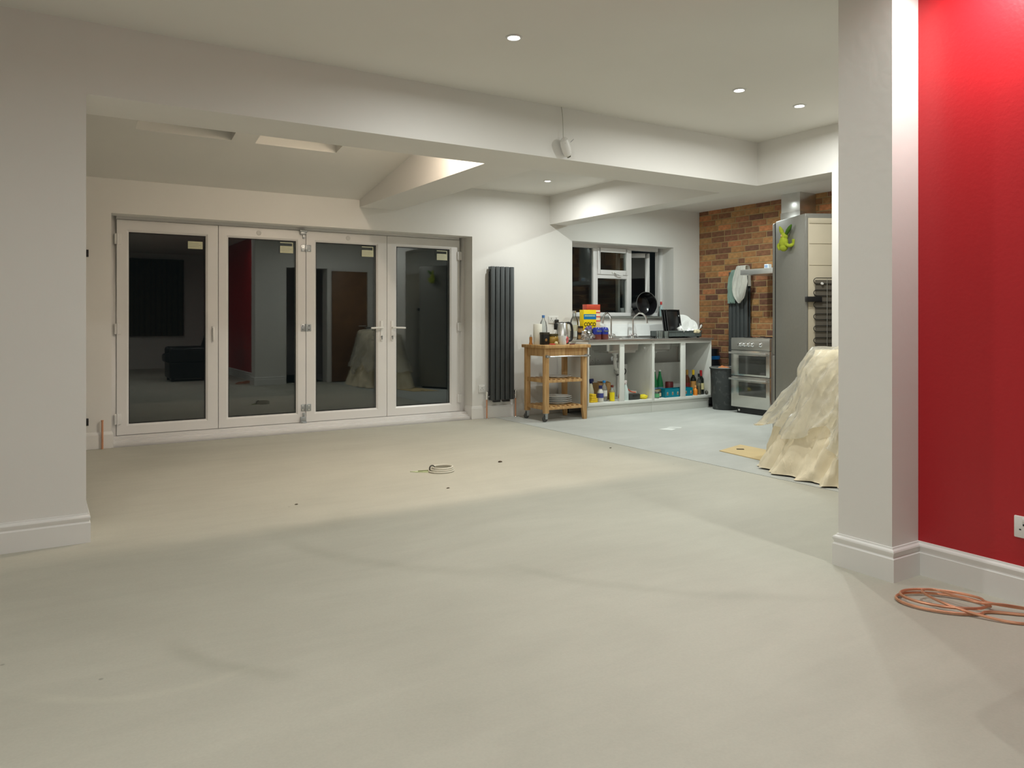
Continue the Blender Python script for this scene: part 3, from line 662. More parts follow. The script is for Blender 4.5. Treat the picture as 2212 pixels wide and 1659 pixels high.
def sink(x0, x1, bx0, bx1, label, ridges):
    t = thing('sink', label, 'sink', (x0, FY, 0.864))
    y0, y1, by0, by1, zt = FY - 0.022, 7.462, 6.97, 7.33, 0.886
    bm = nb()
    for a in ((x0, bx0, y0, y1), (bx1, x1, y0, y1), (bx0, bx1, y0, by0), (bx0, bx1, by1, y1)): box(bm, a[0], a[1], a[2], a[3], zt-0.003, zt)
    box(bm, x0, x1, y0, y0+0.003, 0.866, zt-0.003); box(bm, x0, x0+0.003, y0+.003, y1, 0.866, zt-0.003); box(bm, x1-0.003, x1, y0+.003, y1, 0.866, zt-0.003)
    box(bm, x0, x1, y1-0.004, y1, zt, zt+0.022)
    obj('sink_top', bm, M_STEEL, t, w=True)
    bm = nb(); d = 0.165
    for q, (zz, g) in enumerate(((0, 0.0),)):
        A = [(bx0, by0), (bx1, by0), (bx1, by1), (bx0, by1)]
        Bt = [(bx0+0.02, by0+0.02), (bx1-0.02, by0+0.02), (bx1-0.02, by1-0.02), (bx0+0.02, by1-0.02)]
        a = [bm.verts.new((*p, zt-0.001)) for p in A]; b = [bm.verts.new((*p, zt-d)) for p in Bt]
        for k in range(4): bm.faces.new((a[k], a[(k+1) % 4], b[(k+1) % 4], b[k]))
        bm.faces.new(b)
    bmesh.ops.bevel(bm, geom=[e for e in bm.edges if not e.is_boundary], offset=0.028, segments=3, affect='EDGES')
    bmesh.ops.solidify(bm, geom=list(bm.faces), thickness=0.0018)
    obj('bowl', bm, M_STEEL, t, w=True, smooth=True)
    bm = nb()
    for k in range(ridges[2]):
        xx = ridges[0] + (ridges[1]-ridges[0]) * k / (ridges[2]-1); cyl(bm, (xx, 7.02, zt), (xx, 7.36, zt), 0.004, 6)
    obj('drainer_ridges', bm, M_STEEL, t, w=True, smooth=True)
    bm = nb(); cx = (bx0+bx1)/2; lathe(bm, [(0.04, 0), (0.04, -0.02), (0.022, -0.03), (0.022, -0.08)], 18, (cx, 7.15, zt-d+0.002)); obj('waste', bm, M_WHITEPL, t, w=True, smooth=True)
    return t
sink(5.286, 6.279, 5.66, 6.17, 'stainless steel sink on the unit beside the wooden trolley', (5.36, 5.60, 6))
sink(6.281, 7.280, 6.36, 6.72, 'stainless steel sink under the dish rack next to the brick wall', (6.80, 7.20, 9))
def tap(x, y, sx, sy, label):
    t = thing('kitchen_tap', label, 'tap', (x, y, 0.8855))
    bm = nb(); lathe(bm, [(0.026, 0), (0.026, 0.006), (0.018, 0.014), (0.016, 0.05), (0.014, 0.06)], 18)
    bm2 = tube(bm, spline([(0, 0, 0.05), (0, 0, 0.20), (0.01*sx, 0.01*sy, 0.255), (0.35*sx*0.16, 0.35*sy*0.16, 0.298), (0.085*sx, 0.085*sy, 0.313), (0.125*sx, 0.125*sy, 0.30), (0.16*sx, 0.16*sy, 0.26), (0.175*sx, 0.175*sy, 0.185)], 5), 0.0115, 12)
    obj('spout', bm, M_CHROME, t, smooth=True, angle=50)
    for s in (-1, 1):
        bm = nb(); d = Vector((s*0.75, -0.25, 0.62)).normalized()
        cyl(bm, Vector((0, 0, 0.02)), d*0.058, 0.010)
        q1 = d.orthogonal().normalized(); q2 = d.cross(q1)
        for q in (q1, q2): cyl(bm, d*0.06 - q*0.031, d*0.06 + q*0.031, 0.0055, 8)
        ell(bm, d*0.06, (0.011, 0.011, 0.011), 10, 6)
        obj('cross_handle', bm, M_CHROME, t, smooth=True)
tap(6.03, 7.365, -0.99, -0.3, 'chrome swan-neck tap with cross handles turned towards the trolley')
tap(6.385, 7.365, 0.72, -0.72, 'chrome swan-neck tap with cross handles below the big black pot')
# waste pipes
t = thing('waste_trap', 'white plastic waste trap and pipe under the sink beside the trolley', 'pipe', (5.915, 7.15, 0.645))
bm = nb(); tube(bm, spline([(0, 0, 0.02), (0, 0, -0.05), (0.03, 0.02, -0.12), (0.09, 0.05, -0.13), (0.13, 0.08, -0.07), (0.16, 0.12, -0.02), (0.20, 0.2, -0.02), (0.22, 0.285, -0.03)], 5), 0.021, 12); obj('trap', bm, M_WHITEPL, t, smooth=True)
for cc in ((0, 0, -0.02), (0.13, 0.08, -0.08)):
    bm = nb(); lathe(bm, [(0.03, 0), (0.03, 0.03)], 16, cc); obj('collar_nut', bm, M_WHITEPL, t, smooth=True)
bm = nb(); tube(bm, spline([(0.22, 0.285, -0.03), (0.30, 0.29, -0.06), (0.38, 0.29, -0.06), (0.42, 0.28, -0.09)], 4), 0.017, 10); obj('drain_pipe', bm, M_WHITEPL, t, smooth=True)
t = thing('flexible_hose', 'short pale pipe with a black hose looped on the back panel', 'pipe', (6.05, 7.30, 0.42))
bm = nb(); cyl(bm, (0.0, 0, 0.05), (0.13, 0, 0.06), 0.024, 14); cyl(bm, (0.05, 0.005, 0.055), (0.05, 0.005, -0.26), 0.021, 14); obj('pipe', bm, M_WHITEPL, t, smooth=True)
bm = nb(); tube(bm, spline([(0.0, -0.02, 0.09), (0.07, -0.025, 0.075), (0.13, -0.02, 0.085), (0.15, -0.015, 0.05), (0.12, -0.02, 0.015), (0.05, -0.025, 0.02), (0.0, -0.02, 0.01)], 5), 0.006, 8); obj('hose', bm, M_BLACK, t, smooth=True)

# ------------------------------------------------------------------ bottle makers
def bottle(name, label, cat, x, y, z, prof, m, cap=None, band=None, group=None, seg=20):
    """prof (r,z) list; cap (r,z0,z1,mat); band [(r,z0,z1,mat,name)]"""
    t = thing(name, label, cat, (x, y, z), 0, group)
    bm = nb(); lathe(bm, prof, seg); obj('body', bm, m, t, smooth=True, angle=50)
    if cap:
        bm = nb(); r, a, b, cm = cap; lathe(bm, [(r*0.9, a), (r, a+0.001), (r, b-0.002), (r*0.9, b)], 16); obj('cap', bm, cm, t, smooth=True)
    for r, a, b, bmx, nm in (band or ()):
        bm = nb(); lathe(bm, [(r, a), (r, b)], seg, cap=False); obj(nm, bm, bmx, t, smooth=True)
    return t
def wine(r, H, neck=0.014): return [(0, 0.0), (r*0.95, 0), (r, 0.006), (r, H*0.60), (r*0.93, H*0.66), (neck*1.25, H*0.76), (neck, H*0.80), (neck, H*0.985), (neck*1.15, H*0.99), (neck*1.15, H), (0, H)]
def flask(r, H, neck): return [(0, 0.0), (r*0.9, 0), (r, 0.008), (r, H*0.62), (r*0.85, H*0.74), (neck*1.1, H*0.86), (neck, H*0.88), (neck, H), (0, H)]
def C(r, g, b, n=None, rough=0.4): return mat(n or 'paint_%d_%d_%d' % (r, g, b), lin(r, g, b), rough, var=0.04, vscale=20)
M_GREENG = mat('green_bottle_glass', lin(28, 120, 70), 0.08, var=0.05); M_DARKG = mat('dark_wine_glass', lin(30, 34, 30), 0.08, var=0.05); M_AMBERG = mat('brown_bottle_glass', lin(94, 52, 34), 0.1, var=0.05)
BZ = 0.161
# bay 1
t = thing('cleaning_cloth', 'folded yellow cloth pile inside the sink unit beside the trolley', 'cloth', (5.425, 6.965, BZ))
for k in range(4):
    bm = nb(); w_ = 0.055 - k*0.008; box(bm, -w_, w_*0.9, -0.045, 0.05, k*0.024, k*0.024+0.026)
    for v in bm.verts: v.co += Vector((0.006*math.sin(k*2), 0, 0))
    obj('fold', bm, C(228, 190, 40, rough=0.9), t, bev=0.008)
def spray(label, x, y, bodym, headm, H=0.24, rz=0.0):
    t = thing('spray_bottle', label, 'bottle', (x, y, BZ), rz)
    bm = nb(); lathe(bm, [(0, 0), (0.036, 0), (0.038, 0.01), (0.037, H*0.45), (0.026, H*0.62), (0.017, H*0.75), (0.014, H*0.8), (0, H*0.8)], 18); obj('body', bm, bodym, t, smooth=True)
    bm = nb(); box(bm, -0.05, 0.022, -0.011, 0.011, H*0.86, H); box(bm, -0.014, 0.014, -0.012, 0.012, H*0.78, H*0.87); obj('spray_head', bm, headm, t, bev=0.004)
    bm = nb(); tube(bm, [(-0.03, 0, H*0.87), (-0.038, 0, H*0.8), (-0.03, 0, H*0.72)], 0.005, 6); obj('trigger', bm, headm, t, smooth=True)
    return t
spray('cream spray bottle with a navy trigger head in the sink unit beside the trolley', 5.50, 7.09, C(220, 214, 190), C(28, 34, 82), 0.26, R(200))
bottle('cleaner_bottle', 'white bottle with a blue label and navy cap in the sink unit', 'bottle', 5.525, 6.94, BZ, flask(0.036, 0.17, 0.018), C(216, 214, 204), (0.021, 0.155, 0.192, C(26, 32, 96)), [(0.0368, 0.05, 0.105, C(64, 72, 140), 'label')])
bottle('water_bottle', 'clear plastic bottle with a bright blue cap in the sink unit', 'bottle', 5.615, 6.985, BZ, flask(0.037, 0.225, 0.014), M_PLASTICCLEAR, (0.018, 0.218, 0.243, C(30, 130, 200)), [(0.0376, 0.06, 0.13, C(226, 224, 218), 'label')])
t = thing('cardboard_box', 'small open brown carton behind the bottles in the sink unit', 'box', (5.72, 7.16, BZ))
M_CARD = mat('brown_cardboard', lin(176, 138, 92), 0.85, var=0.06, vscale=10)
bm = nb()
for a in ((-0.09, 0.09, -0.06, 0.06, 0, 0.003), (-0.09, -0.087, -0.06, 0.06, 0.003, 0.2), (0.087, 0.09, -0.06, 0.06, 0.003, 0.2), (-0.087, 0.087, -0.06, -0.057, 0.003, 0.2), (-0.087, 0.087, 0.057, 0.06, 0.003, 0.2)): box(bm, *a)
obj('carton', bm, M_CARD, t)
bm = nb(); grid(bm, [[(-0.09, -0.06, 0.2), (0.09, -0.06, 0.2)], [(-0.085, -0.01, 0.222), (0.085, -0.01, 0.215)]]); bmesh.ops.solidify(bm, geom=list(bm.faces), thickness=0.003); obj('flap', bm, M_CARD, t)
bottle('washing_up_bottle', 'clear bottle with a bright yellow label and dark red cap in the sink unit', 'bottle', 5.69, 6.93, BZ, flask(0.030, 0.175, 0.014), M_PLASTICCLEAR, (0.017, 0.165, 0.19, C(110, 40, 24)), [(0.0306, 0.005, 0.108, C(236, 214, 20), 'label'), (0.024, 0.108, 0.126, C(236, 214, 20), 'label_top')])
for k, (xx, yy) in enumerate(((5.79, 7.06), (5.86, 7.20))):
    bottle('storage_jar', ('lidded glass jar in front of' if k == 0 else 'lidded glass jar behind') + ' the post of the sink unit', 'jar', xx, yy, BZ, [(0, 0), (0.03, 0), (0.032, 0.006), (0.032, 0.06), (0.026, 0.072), (0.026, 0.078), (0, 0.078)], M_CLEAR, (0.031, 0.075, 0.092, C(50, 48, 44)))
# bay 2
spray('white spray bottle with a pink nozzle in the second bay under the sink', 5.905, 6.945, C(206, 220, 216), C(222, 210, 208), 0.235, R(20))
t = thing('tool_case', 'dark grey plastic case under the sink', 'box', (6.03, 6.97, BZ))
bm = nb(); box(bm, -0.085, 0.085, -0.055, 0.055, 0, 0.07); obj('case', bm, C(58, 60, 58), t, bev=0.012)
bm = nb(); tube(bm, spline([(-0.03, -0.05, 0.05), (-0.03, -0.07, 0.055), (0.03, -0.07, 0.055), (0.03, -0.05, 0.05)], 4), 0.005, 8); obj('handle', bm, M_BLACK, t, smooth=True)
bm = nb(); box(bm, 6.045, 6.20, 7.08, 7.20, BZ, BZ+0.085); tag(obj('paper_stack', bm, C(214, 212, 206), bev=0.003), 'stack of white paper behind the dark case under the sink', 'paper')
bm = nb(); tube(bm, spline([(5.95, 7.12, BZ+0.006), (5.955, 7.10, BZ+0.10), (5.975, 7.08, BZ+0.165), (6.02, 7.06, BZ+0.13), (6.08, 7.045, BZ+0.085), (6.14, 7.03, BZ+0.075)], 5), 0.0075, 8)
tag(obj('orange_strap', bm, C(226, 110, 84), smooth=True), 'orange looped strap behind the spray bottle under the sink', 'strap')
def crumple(name, label, cat, c, r, m, seed, amp=0.25, flat=0.0):
    bm = nb(); ell(bm, (0, 0, 0), (1, 1, 1), 26, 14)
    for v in bm.verts:
        n = noise.noise(v.co*2.1 + Vector((seed, 0, 0)))*amp + noise.noise(v.co*5 + Vector((0, seed, 0)))*amp*0.5
        v.co = Vector((v.co.x*r[0], v.co.y*r[1], v.co.z*r[2]))*(1+n)
        v.co.z = max(v.co.z, -r[2]*0.8) + r[2]*0.8; v.co += Vector(c)
    return tag(obj(name, bm, m, smooth=True, angle=60), label, cat)
crumple('rubber_gloves', 'crumpled yellow rubber gloves beside the dark case under the sink', 'gloves', (6.185, 6.95, BZ), (0.06, 0.05, 0.03), C(226, 208, 40, rough=0.6), 3)
# bay 3
bottle('kitchen_roll', 'white roll standing at the side panel of the sink unit by the brick wall', 'roll', 6.37, 7.05, BZ, [(0, 0), (0.028, 0), (0.028, 0.21), (0.009, 0.21), (0.009, 0.2), (0, 0.2)], C(222, 222, 214, rough=0.9))
for k, (xx, yy) in enumerate(((6.505, 7.10), (6.605, 7.11))):
    bottle('green_bottle', 'green glass water bottle with a pale blue label, the one nearer the ' + ('white roll' if k == 0 else 'red tin'), 'bottle', xx, yy, BZ, [(0, 0), (0.04, 0), (0.043, 0.008), (0.044, 0.14), (0.036, 0.19), (0.02, 0.25), (0.014, 0.29), (0.014, 0.315), (0, 0.315)], M_GREENG, (0.017, 0.308, 0.325, C(206, 214, 206)), [(0.0446, 0.045, 0.115, C(110, 150, 178), 'label')], 'green bottles under the sink')
bottle('storage_jar', 'glass jar with a green label at the front of the sink unit', 'jar', 6.375, 6.925, BZ, [(0, 0), (0.036, 0), (0.038, 0.006), (0.038, 0.07), (0.032, 0.082), (0, 0.082)], M_CLEAR, (0.036, 0.08, 0.096, C(170, 158, 130)), [(0.0386, 0.012, 0.058, C(92, 170, 118), 'label')])
bottle('storage_jar', 'glass jar with a brown lid and orange print beside the teal carton', 'jar', 6.445, 6.965, BZ, [(0, 0), (0.034, 0), (0.036, 0.006), (0.036, 0.075), (0.03, 0.086), (0, 0.086)], M_CLEAR, (0.034, 0.084, 0.101, C(120, 88, 56)), [(0.0366, 0.02, 0.06, C(208, 190, 160), 'label')])
def teal_carton(x0, x1, y, lbl, seed):
    t = thing('drinks_carton', lbl, 'box', ((x0+x1)/2, y, BZ)); h = (x1-x0)/2; TC = C(0, 122, 142)
    bm = nb()
    for a in ((-h, h, -0.06, 0.06, 0, 0.004), (-h, h, -0.06, -0.056, 0.004, 0.105), (-h, h, 0.056, 0.06, 0.004, 0.105), (-h, -h+0.004, -0.056, 0.056, 0.004, 0.105), (h-0.004, h, -0.056, 0.056, 0.004, 0.105)): box(bm, *a)
    obj('carton', bm, TC, t)
    rr = random.Random(seed)
    for k in range(3 if h > 0.1 else 1):
        cx = -h + 0.04 + k*0.085 if h > 0.1 else 0.0
        bm = nb(); box(bm, cx-0.012, cx+0.010, -0.0612, -0.059, 0.03, 0.066); q = obj('printed_badge', bm, C(196, 188, 160), t)
        bm = nb(); box(bm, cx-0.010, cx+0.008, -0.0618, -0.0605, 0.034, 0.047); box(bm, cx-0.006, cx+0.006, -0.0618, -0.0605, 0.052, 0.061); obj('badge_print', bm, C(120, 62, 48), q)
teal_carton(6.495, 6.725, 6.955, 'teal drinks carton with round badges in front of the green bottles', 1)
teal_carton(6.735, 6.975, 6.97, 'teal drinks carton behind the post of the sink unit by the brick wall', 2)
bottle('storage_tin', 'dark red tin standing behind the teal carton', 'tin', 6.755, 7.10, BZ, [(0, 0), (0.05, 0), (0.052, 0.004), (0.052, 0.155), (0.05, 0.158), (0.05, 0.172), (0, 0.172)], C(112, 40, 42))
# bay 4
bottle('wine_bottle', 'brown wine bottle with a gold neck foil under the sink', 'bottle', 7.055, 7.09, BZ, wine(0.038, 0.31), M_AMBERG, None, [(0.0165, 0.25, 0.312, C(170, 128, 58), 'neck_foil'), (0.0385, 0.06, 0.15, C(132, 44, 40), 'label')])
bottle('wine_bottle', 'dark wine bottle with a bright yellow neck foil under the sink', 'bottle', 7.115, 7.04, BZ, wine(0.037, 0.31), M_DARKG, None, [(0.0165, 0.25, 0.312, C(228, 190, 40), 'neck_foil'), (0.0376, 0.05, 0.17, C(190, 140, 76), 'label')])
bottle('wine_bottle', 'dark wine bottle with a red neck foil and cream label under the sink', 'bottle', 7.195, 6.985, BZ, wine(0.038, 0.305), M_DARKG, None, [(0.0165, 0.235, 0.307, C(168, 24, 30), 'neck_foil'), (0.0386, 0.065, 0.145, C(216, 204, 150), 'label')])
bottle('oil_bottle', 'clear bottle of pale oil with a black cap between the wine bottles', 'bottle', 7.135, 6.96, BZ, flask(0.029, 0.235, 0.012), M_CLEAR, (0.015, 0.228, 0.268, M_BLACK), [(0.0282, 0.006, 0.11, mat('pale_oil', lin(150, 128, 58), 0.2, var=0.03), 'oil')])
bottle('sauce_bottle', 'small orange bottle in front of the wine bottles', 'bottle', 7.045, 6.935, BZ, flask(0.028, 0.10, 0.012), C(236, 140, 40), (0.014, 0.098, 0.125, C(214, 150, 90)))
bm = nb(); lathe(bm, [(0.0, -0.013), (0.02, -0.013), (0.026, 0.0), (0.02, 0.013), (0, 0.013)], 16, (7.232, 6.925, BZ+0.026), (1, -0.5, 0)); tag(obj('tape_reel', bm, C(92, 90, 80), smooth=True), 'small grey reel against the side panel by the brick wall', 'reel')
bottle('storage_jar', 'jar with a cream label between the teal carton and wine bottles', 'jar', 7.0, 7.12, BZ, [(0, 0), (0.03, 0), (0.032, 0.005), (0.032, 0.11), (0.026, 0.125), (0, 0.125)], C(120, 92, 70), (0.03, 0.12, 0.15, C(86, 66, 84)), [(0.0326, 0.03, 0.1, C(214, 198, 150), 'label')])

# ------------------------------------------------------------------ wooden trolley
t = thing('kitchen_trolley', 'birch wood kitchen trolley with slatted shelves and two wheels', 'trolley', (4.95, 7.04, 0))
TX0, TX1, TY0, TY1 = 4.66, 5.245, 6.80, 7.28
bm = nb(); box(bm, TX0-0.005, TX1+0.03, TY0-0.005, TY1, 0.803, 0.838); obj('worktop', bm, M_WOOD, t, w=True, bev=0.004)
for x0, wheel in ((TX0+0.005, True), (TX1-0.063, False)):
    for y0 in (TY0+0.025, TY1-0.085):
        zb = 0.092 if wheel else 0.0
        bm = nb()
        if wheel: box(bm, x0, x0+0.058, y0, y0+0.042, zb, 0.803)
        else:
            prof = [(x0+0.020, 0.0), (x0+0.058, 0.0), (x0+0.058, 0.803), (x0, 0.803), (x0, 0.135)]
            a = [bm.verts.new((x, y0, z)) for x, z in prof]; b = [bm.verts.new((x, y0+0.042, z)) for x, z in prof]
            bm.faces.new(a); bm.faces.new(list(reversed(b)))
            for k in range(5): bm.faces.new((a[k], b[k], b[(k+1) % 5], a[(k+1) % 5]))
        lg = obj('leg', bm, M_WOOD, t, w=True, bev=0.002)
        if wheel:
            cx, cy = x0+0.029, y0+0.021
            bm = nb(); box(bm, cx-0.016, cx+0.016, cy-0.016, cy-0.012, 0.03, 0.092); box(bm, cx-0.016, cx+0.016, cy+0.012, cy+0.016, 0.03, 0.092); box(bm, cx-0.018, cx+0.018, cy-0.018, cy+0.018, 0.085, 0.094)
            cf = obj('caster_fork', bm, M_ZINC, t, w=True)
            bm = nb(); lathe(bm, [(0.012, -0.011), (0.028, -0.011), (0.033, -0.006), (0.033, 0.006), (0.028, 0.011), (0.012, 0.011)], 20, (cx-0.012, cy, 0.033), (0, 1, 0)); obj('wheel', bm, mat('grey_rubber_tyre', (0.06, 0.06, 0.055), 0.6, var=0.1), cf, w=True, smooth=True)
for a, nm in (((TX0+0.063, TX1-0.063, TY0+0.03, TY0+0.05, 0.715, 0.803), 'apron'), ((TX0+0.063, TX1-0.063, TY1-0.07, TY1-0.05, 0.715, 0.803), 'apron'),
              ((TX0+0.02, TX0+0.04, TY0+0.067, TY1-0.085, 0.715, 0.803), 'apron'), ((TX1-0.04, TX1-0.02, TY0+0.067, TY1-0.085, 0.715, 0.803), 'apron')):
    bm = nb(); box(bm, *a); obj(nm, bm, M_WOOD, t, w=True, bev=0.0015)
for z in (0.455, 0.158):
    for yy in (TY0+0.03, TY1-0.072):
        bm = nb(); box(bm, TX0+0.063, TX1-0.063, yy, yy+0.024, z-0.03, z); obj('shelf_rail', bm, M_WOOD, t, w=True, bev=0.002)
    for k in range(7):
        xx = TX0+0.085 + k*0.064
        bm = nb(); box(bm, xx, xx+0.030, TY0+0.034, TY1-0.052, z, z+0.012); obj('slat', bm, M_WOOD, t, w=True, bev=0.0015)
    bm = nb(); box(bm, TX0+0.02, TX0+0.04, TY0+0.067, TY1-0.085, z-0.03, z+0.012); obj('side_rail', bm, M_WOOD, t, w=True, bev=0.0015)
bm = nb(); cyl(bm, (TX0+0.012, TY0-0.02, 0.715), (TX1+0.002, TY0-0.02, 0.715), 0.0075); rail = obj('towel_bar', bm, M_CHROME, t, w=True, smooth=True)
for xx in (TX0+0.028, TX1-0.03):
    bm = nb(); lathe(bm, [(0.017, 0), (0.017, 0.03), (0.012, 0.05), (0.012, 0.058)], 16, (xx, TY0+0.026, 0.715), (0, -1, 0)); obj('bar_mount', bm, M_ZINC, t, w=True, smooth=True)
def plate_prof(r, h=0.02): return [(0, 0.0), (r*0.6, 0.0), (r*0.66, 0.004), (r*0.98, h), (r, h+0.002), (r*0.97, h+0.003), (r*0.64, 0.008), (0, 0.006)]
for k in range(4):
    bm = nb(); lathe(bm, plate_prof(0.168 - 0.002*k, 0.024), 36, (4.985, 7.04, 0.170 + k*0.021)); 
    tag(obj('plate', bm, M_CERAM, smooth=True, angle=50), ['white plate at the bottom of the stack on the lowest trolley shelf', 'white plate second from the bottom of the stack on the trolley', 'white plate third from the bottom of the stack on the trolley', 'white plate on top of the stack on the lowest trolley shelf'][k], 'plate', 'plates stacked on the trolley')
bm = nb(); lathe(bm, plate_prof(0.155, 0.014), 36, (4.975, 7.02, 0.467)); tag(obj('plate', bm, M_CERAM, smooth=True, angle=50), 'single white plate on the upper slatted shelf of the trolley', 'plate')

# things on the trolley
TZ = 0.8375
t = thing('pepper_mill', 'small wooden pepper mill beside the paper roll on the trolley', 'mill', (4.685, 7.13, TZ))
bm = nb(); lathe(bm, [(0, 0), (0.021, 0), (0.021, 0.01), (0.017, 0.03), (0.018, 0.07), (0.016, 0.085), (0, 0.085)], 16); obj('body', bm, mat('orange_wood', lin(186, 124, 60), 0.4, var=0.08), t, smooth=True)
bm = nb(); lathe(bm, [(0.012, 0.085), (0.013, 0.095), (0.006, 0.102), (0.008, 0.11), (0, 0.113)], 14); obj('cap', bm, M_CHROME, t, smooth=True)
t = thing('paper_roll', 'white paper towel roll standing on the trolley', 'paper roll', (4.73, 7.06, TZ))
bm = nb(); lathe(bm, [(0.02, 0), (0.048, 0), (0.050, 0.003), (0.050, 0.228), (0.048, 0.231), (0.02, 0.231), (0.02, 0.2)], 26, cap=False); obj('roll', bm, C(232, 228, 214, rough=0.95), t, smooth=True)
bm = nb(); lathe(bm, [(0.020, 0), (0.020, 0.2), (0.0185, 0.2)], 16, cap=False); obj('core', bm, M_CARD, t, smooth=True)
bottle('water_bottle', 'clear plastic water bottle with a pale blue cap on the trolley', 'bottle', 4.895, 7.19, TZ, [(0, 0), (0.043, 0), (0.046, 0.008), (0.045, 0.05), (0.042, 0.06), (0.045, 0.07), (0.045, 0.19), (0.034, 0.25), (0.015, 0.285), (0.013, 0.31), (0, 0.31)], M_PLASTICCLEAR, (0.017, 0.30, 0.33, C(84, 130, 190)), [(0.0455, 0.105, 0.12, C(216, 170, 176), 'label')])
t = thing('tea_caddy', 'black lidded tea caddy with a gold print on the trolley', 'tin', (4.765, 6.975, TZ))
bm = nb(); box(bm, -0.04, 0.04, -0.04, 0.04, 0, 0.125); obj('body', bm, C(26, 26, 22), t, bev=0.006); bm = nb(); box(bm, -0.043, 0.043, -0.043, 0.043, 0.112, 0.14); obj('lid', bm, C(62, 58, 46), t, bev=0.005)
bm = nb(); lathe(bm, [(0.016, 0), (0.015, 0.001)], 14, (-0.005, -0.0405, 0.055), (0, -1, 0)); obj('printed_badge', bm, C(150, 110, 60), t)
bottle('honey_jar', 'squat amber jar with a dark lid in front of the kettle', 'jar', 4.872, 6.97, TZ, [(0, 0), (0.058, 0), (0.064, 0.012), (0.066, 0.06), (0.06, 0.09), (0.052, 0.1), (0, 0.1)], mat('amber_jar', lin(168, 136, 62), 0.2, var=0.06), (0.064, 0.098, 0.122, C(74, 66, 34)))
t = thing('kettle', 'brushed steel kettle with a black handle on the trolley', 'kettle', (5.075, 7.08, TZ), R(-14))
bm = nb(); lathe(bm, [(0, 0), (0.078, 0), (0.08, 0.02), (0.08, 0.03), (0.062, 0.235), (0.058, 0.24), (0, 0.24)], 30); obj('body', bm, M_STEEL, t, smooth=True, angle=40)
bm = nb(); lathe(bm, [(0.081, 0), (0.081, 0.026)], 30); obj('base', bm, M_BLACK, t, smooth=True)
bm = nb(); lathe(bm, [(0, 0.236), (0.056, 0.236), (0.054, 0.248), (0, 0.254)], 26); obj('lid', bm, M_BLACK, t, smooth=True)
bm = nb(); tube(bm, spline([(0.05, 0, 0.238), (0.09, 0, 0.242), (0.116, 0, 0.22), (0.128, 0, 0.15), (0.126, 0, 0.07), (0.105, 0, 0.04), (0.076, 0, 0.035)], 6), 0.0135, 10); obj('handle', bm, M_BLACK, t, smooth=True)
bm = nb(); prism(bm, [(-0.058, -0.025), (-0.058, 0.025), (-0.098, 0.0)], 0.165, 0.238); obj('spout', bm, M_BLACK, t, bev=0.004)
t = thing('mug', 'white mug with a pink handle and print on the trolley', 'mug', (4.925, 6.855, TZ))
bm = nb(); lathe(bm, [(0, 0), (0.036, 0), (0.041, 0.008), (0.044, 0.1), (0.0405, 0.1), (0.037, 0.012), (0, 0.01)], 24); obj('body', bm, M_CERAM, t, smooth=True, angle=50)
PK = C(226, 96, 100)
bm = nb(); tube(bm, spline([(0.041, -0.005, 0.084), (0.062, -0.005, 0.082), (0.07, -0.005, 0.055), (0.06, -0.005, 0.028), (0.04, -0.005, 0.022)], 5), 0.007, 8); obj('handle', bm, PK, t, smooth=True)
bm = nb(); tube(bm, spline([(0.036, -0.0245, 0.084), (0.022, -0.037, 0.062), (0.036, -0.0235, 0.03)], 5), 0.006, 6); obj('printed_mark', bm, PK, t, smooth=True)
t = thing('scissors', 'pair of scissors with red handles lying on the trolley', 'scissors', (4.77, 6.865, TZ + 0.003), R(12))
bm = nb(); prism(bm, [(-0.09, -0.004), (0.0, -0.009), (0.0, 0.003)], 0, 0.003); prism(bm, [(-0.09, 0.006), (0.0, 0.012), (0.0, 0.0)], 0.003, 0.006); obj('blades', bm, M_CHROME, t)
for s in (-1, 1):
    bm = nb(); tube(bm, [(0.03+0.026*math.cos(a), s*0.014+0.013*math.sin(a), 0.006) for a in [2*PI*k/14 for k in range(14)]], 0.0055, 8, closed=True); obj('finger_loop', bm, C(208, 62, 58), t, smooth=True)
t = thing('paring_knife', 'small knife with a dark red handle lying at the trolley edge', 'knife', (5.08, 6.85, TZ))
bm = nb(); prism(bm, [(0.0, -0.008), (0.1, 0.002), (0.0, 0.008)], 0.004, 0.006); obj('blade', bm, M_BLACK, t)
bm = nb(); box(bm, -0.06, 0.005, -0.008, 0.008, 0, 0.012); obj('handle', bm, C(96, 40, 44), t, bev=0.003)
crumple('garlic_bulb', 'cream garlic bulb beside the mug on the trolley', 'garlic', (4.838, 6.855, TZ), (0.022, 0.02, 0.022), C(206, 196, 150, rough=0.7), 9, 0.12)

# ------------------------------------------------------------------ things on the worktop and sill
CZ = 0.8855
t = thing('cereal_box', 'yellow cereal box with a blue band lettered COCO beside the sink', 'box', (5.435, 7.06, CZ), R(6))
YL = C(238, 206, 16, 'cereal_yellow'); bw_, bd_, bh_ = 0.10, 0.035, 0.345
bm = nb(); box(bm, -bw_, bw_, -bd_, bd_, 0, bh_); obj('carton', bm, YL, t, bev=0.002)
bm = nb(); box(bm, -bw_+0.001, bw_-0.001, -bd_-0.001, -bd_+0.002, 0.235, 0.295); bnd = obj('blue_band', bm, C(16, 116, 170), t)
bm = nb()
for k in range(9): box(bm, -0.085+k*0.019, -0.072+k*0.019, -bd_-0.0016, -bd_, 0.268, 0.284)
obj('band_lettering', bm, C(190, 206, 160), bnd)
bm = nb(); rr = random.Random(5); pts = []
for k in range(19):
    a = PI*k/18; pts.append((math.cos(a)*0.096, 0.005 + (0.105 + 0.02*math.sin(k*2.3))*math.sin(a)))
a_ = [bm.verts.new((x, -bd_-0.001, z)) for x, z in pts]; b_ = [bm.verts.new((x, -bd_+0.002, z)) for x, z in pts]
bm.faces.new(a_); bm.faces.new(list(reversed(b_)))
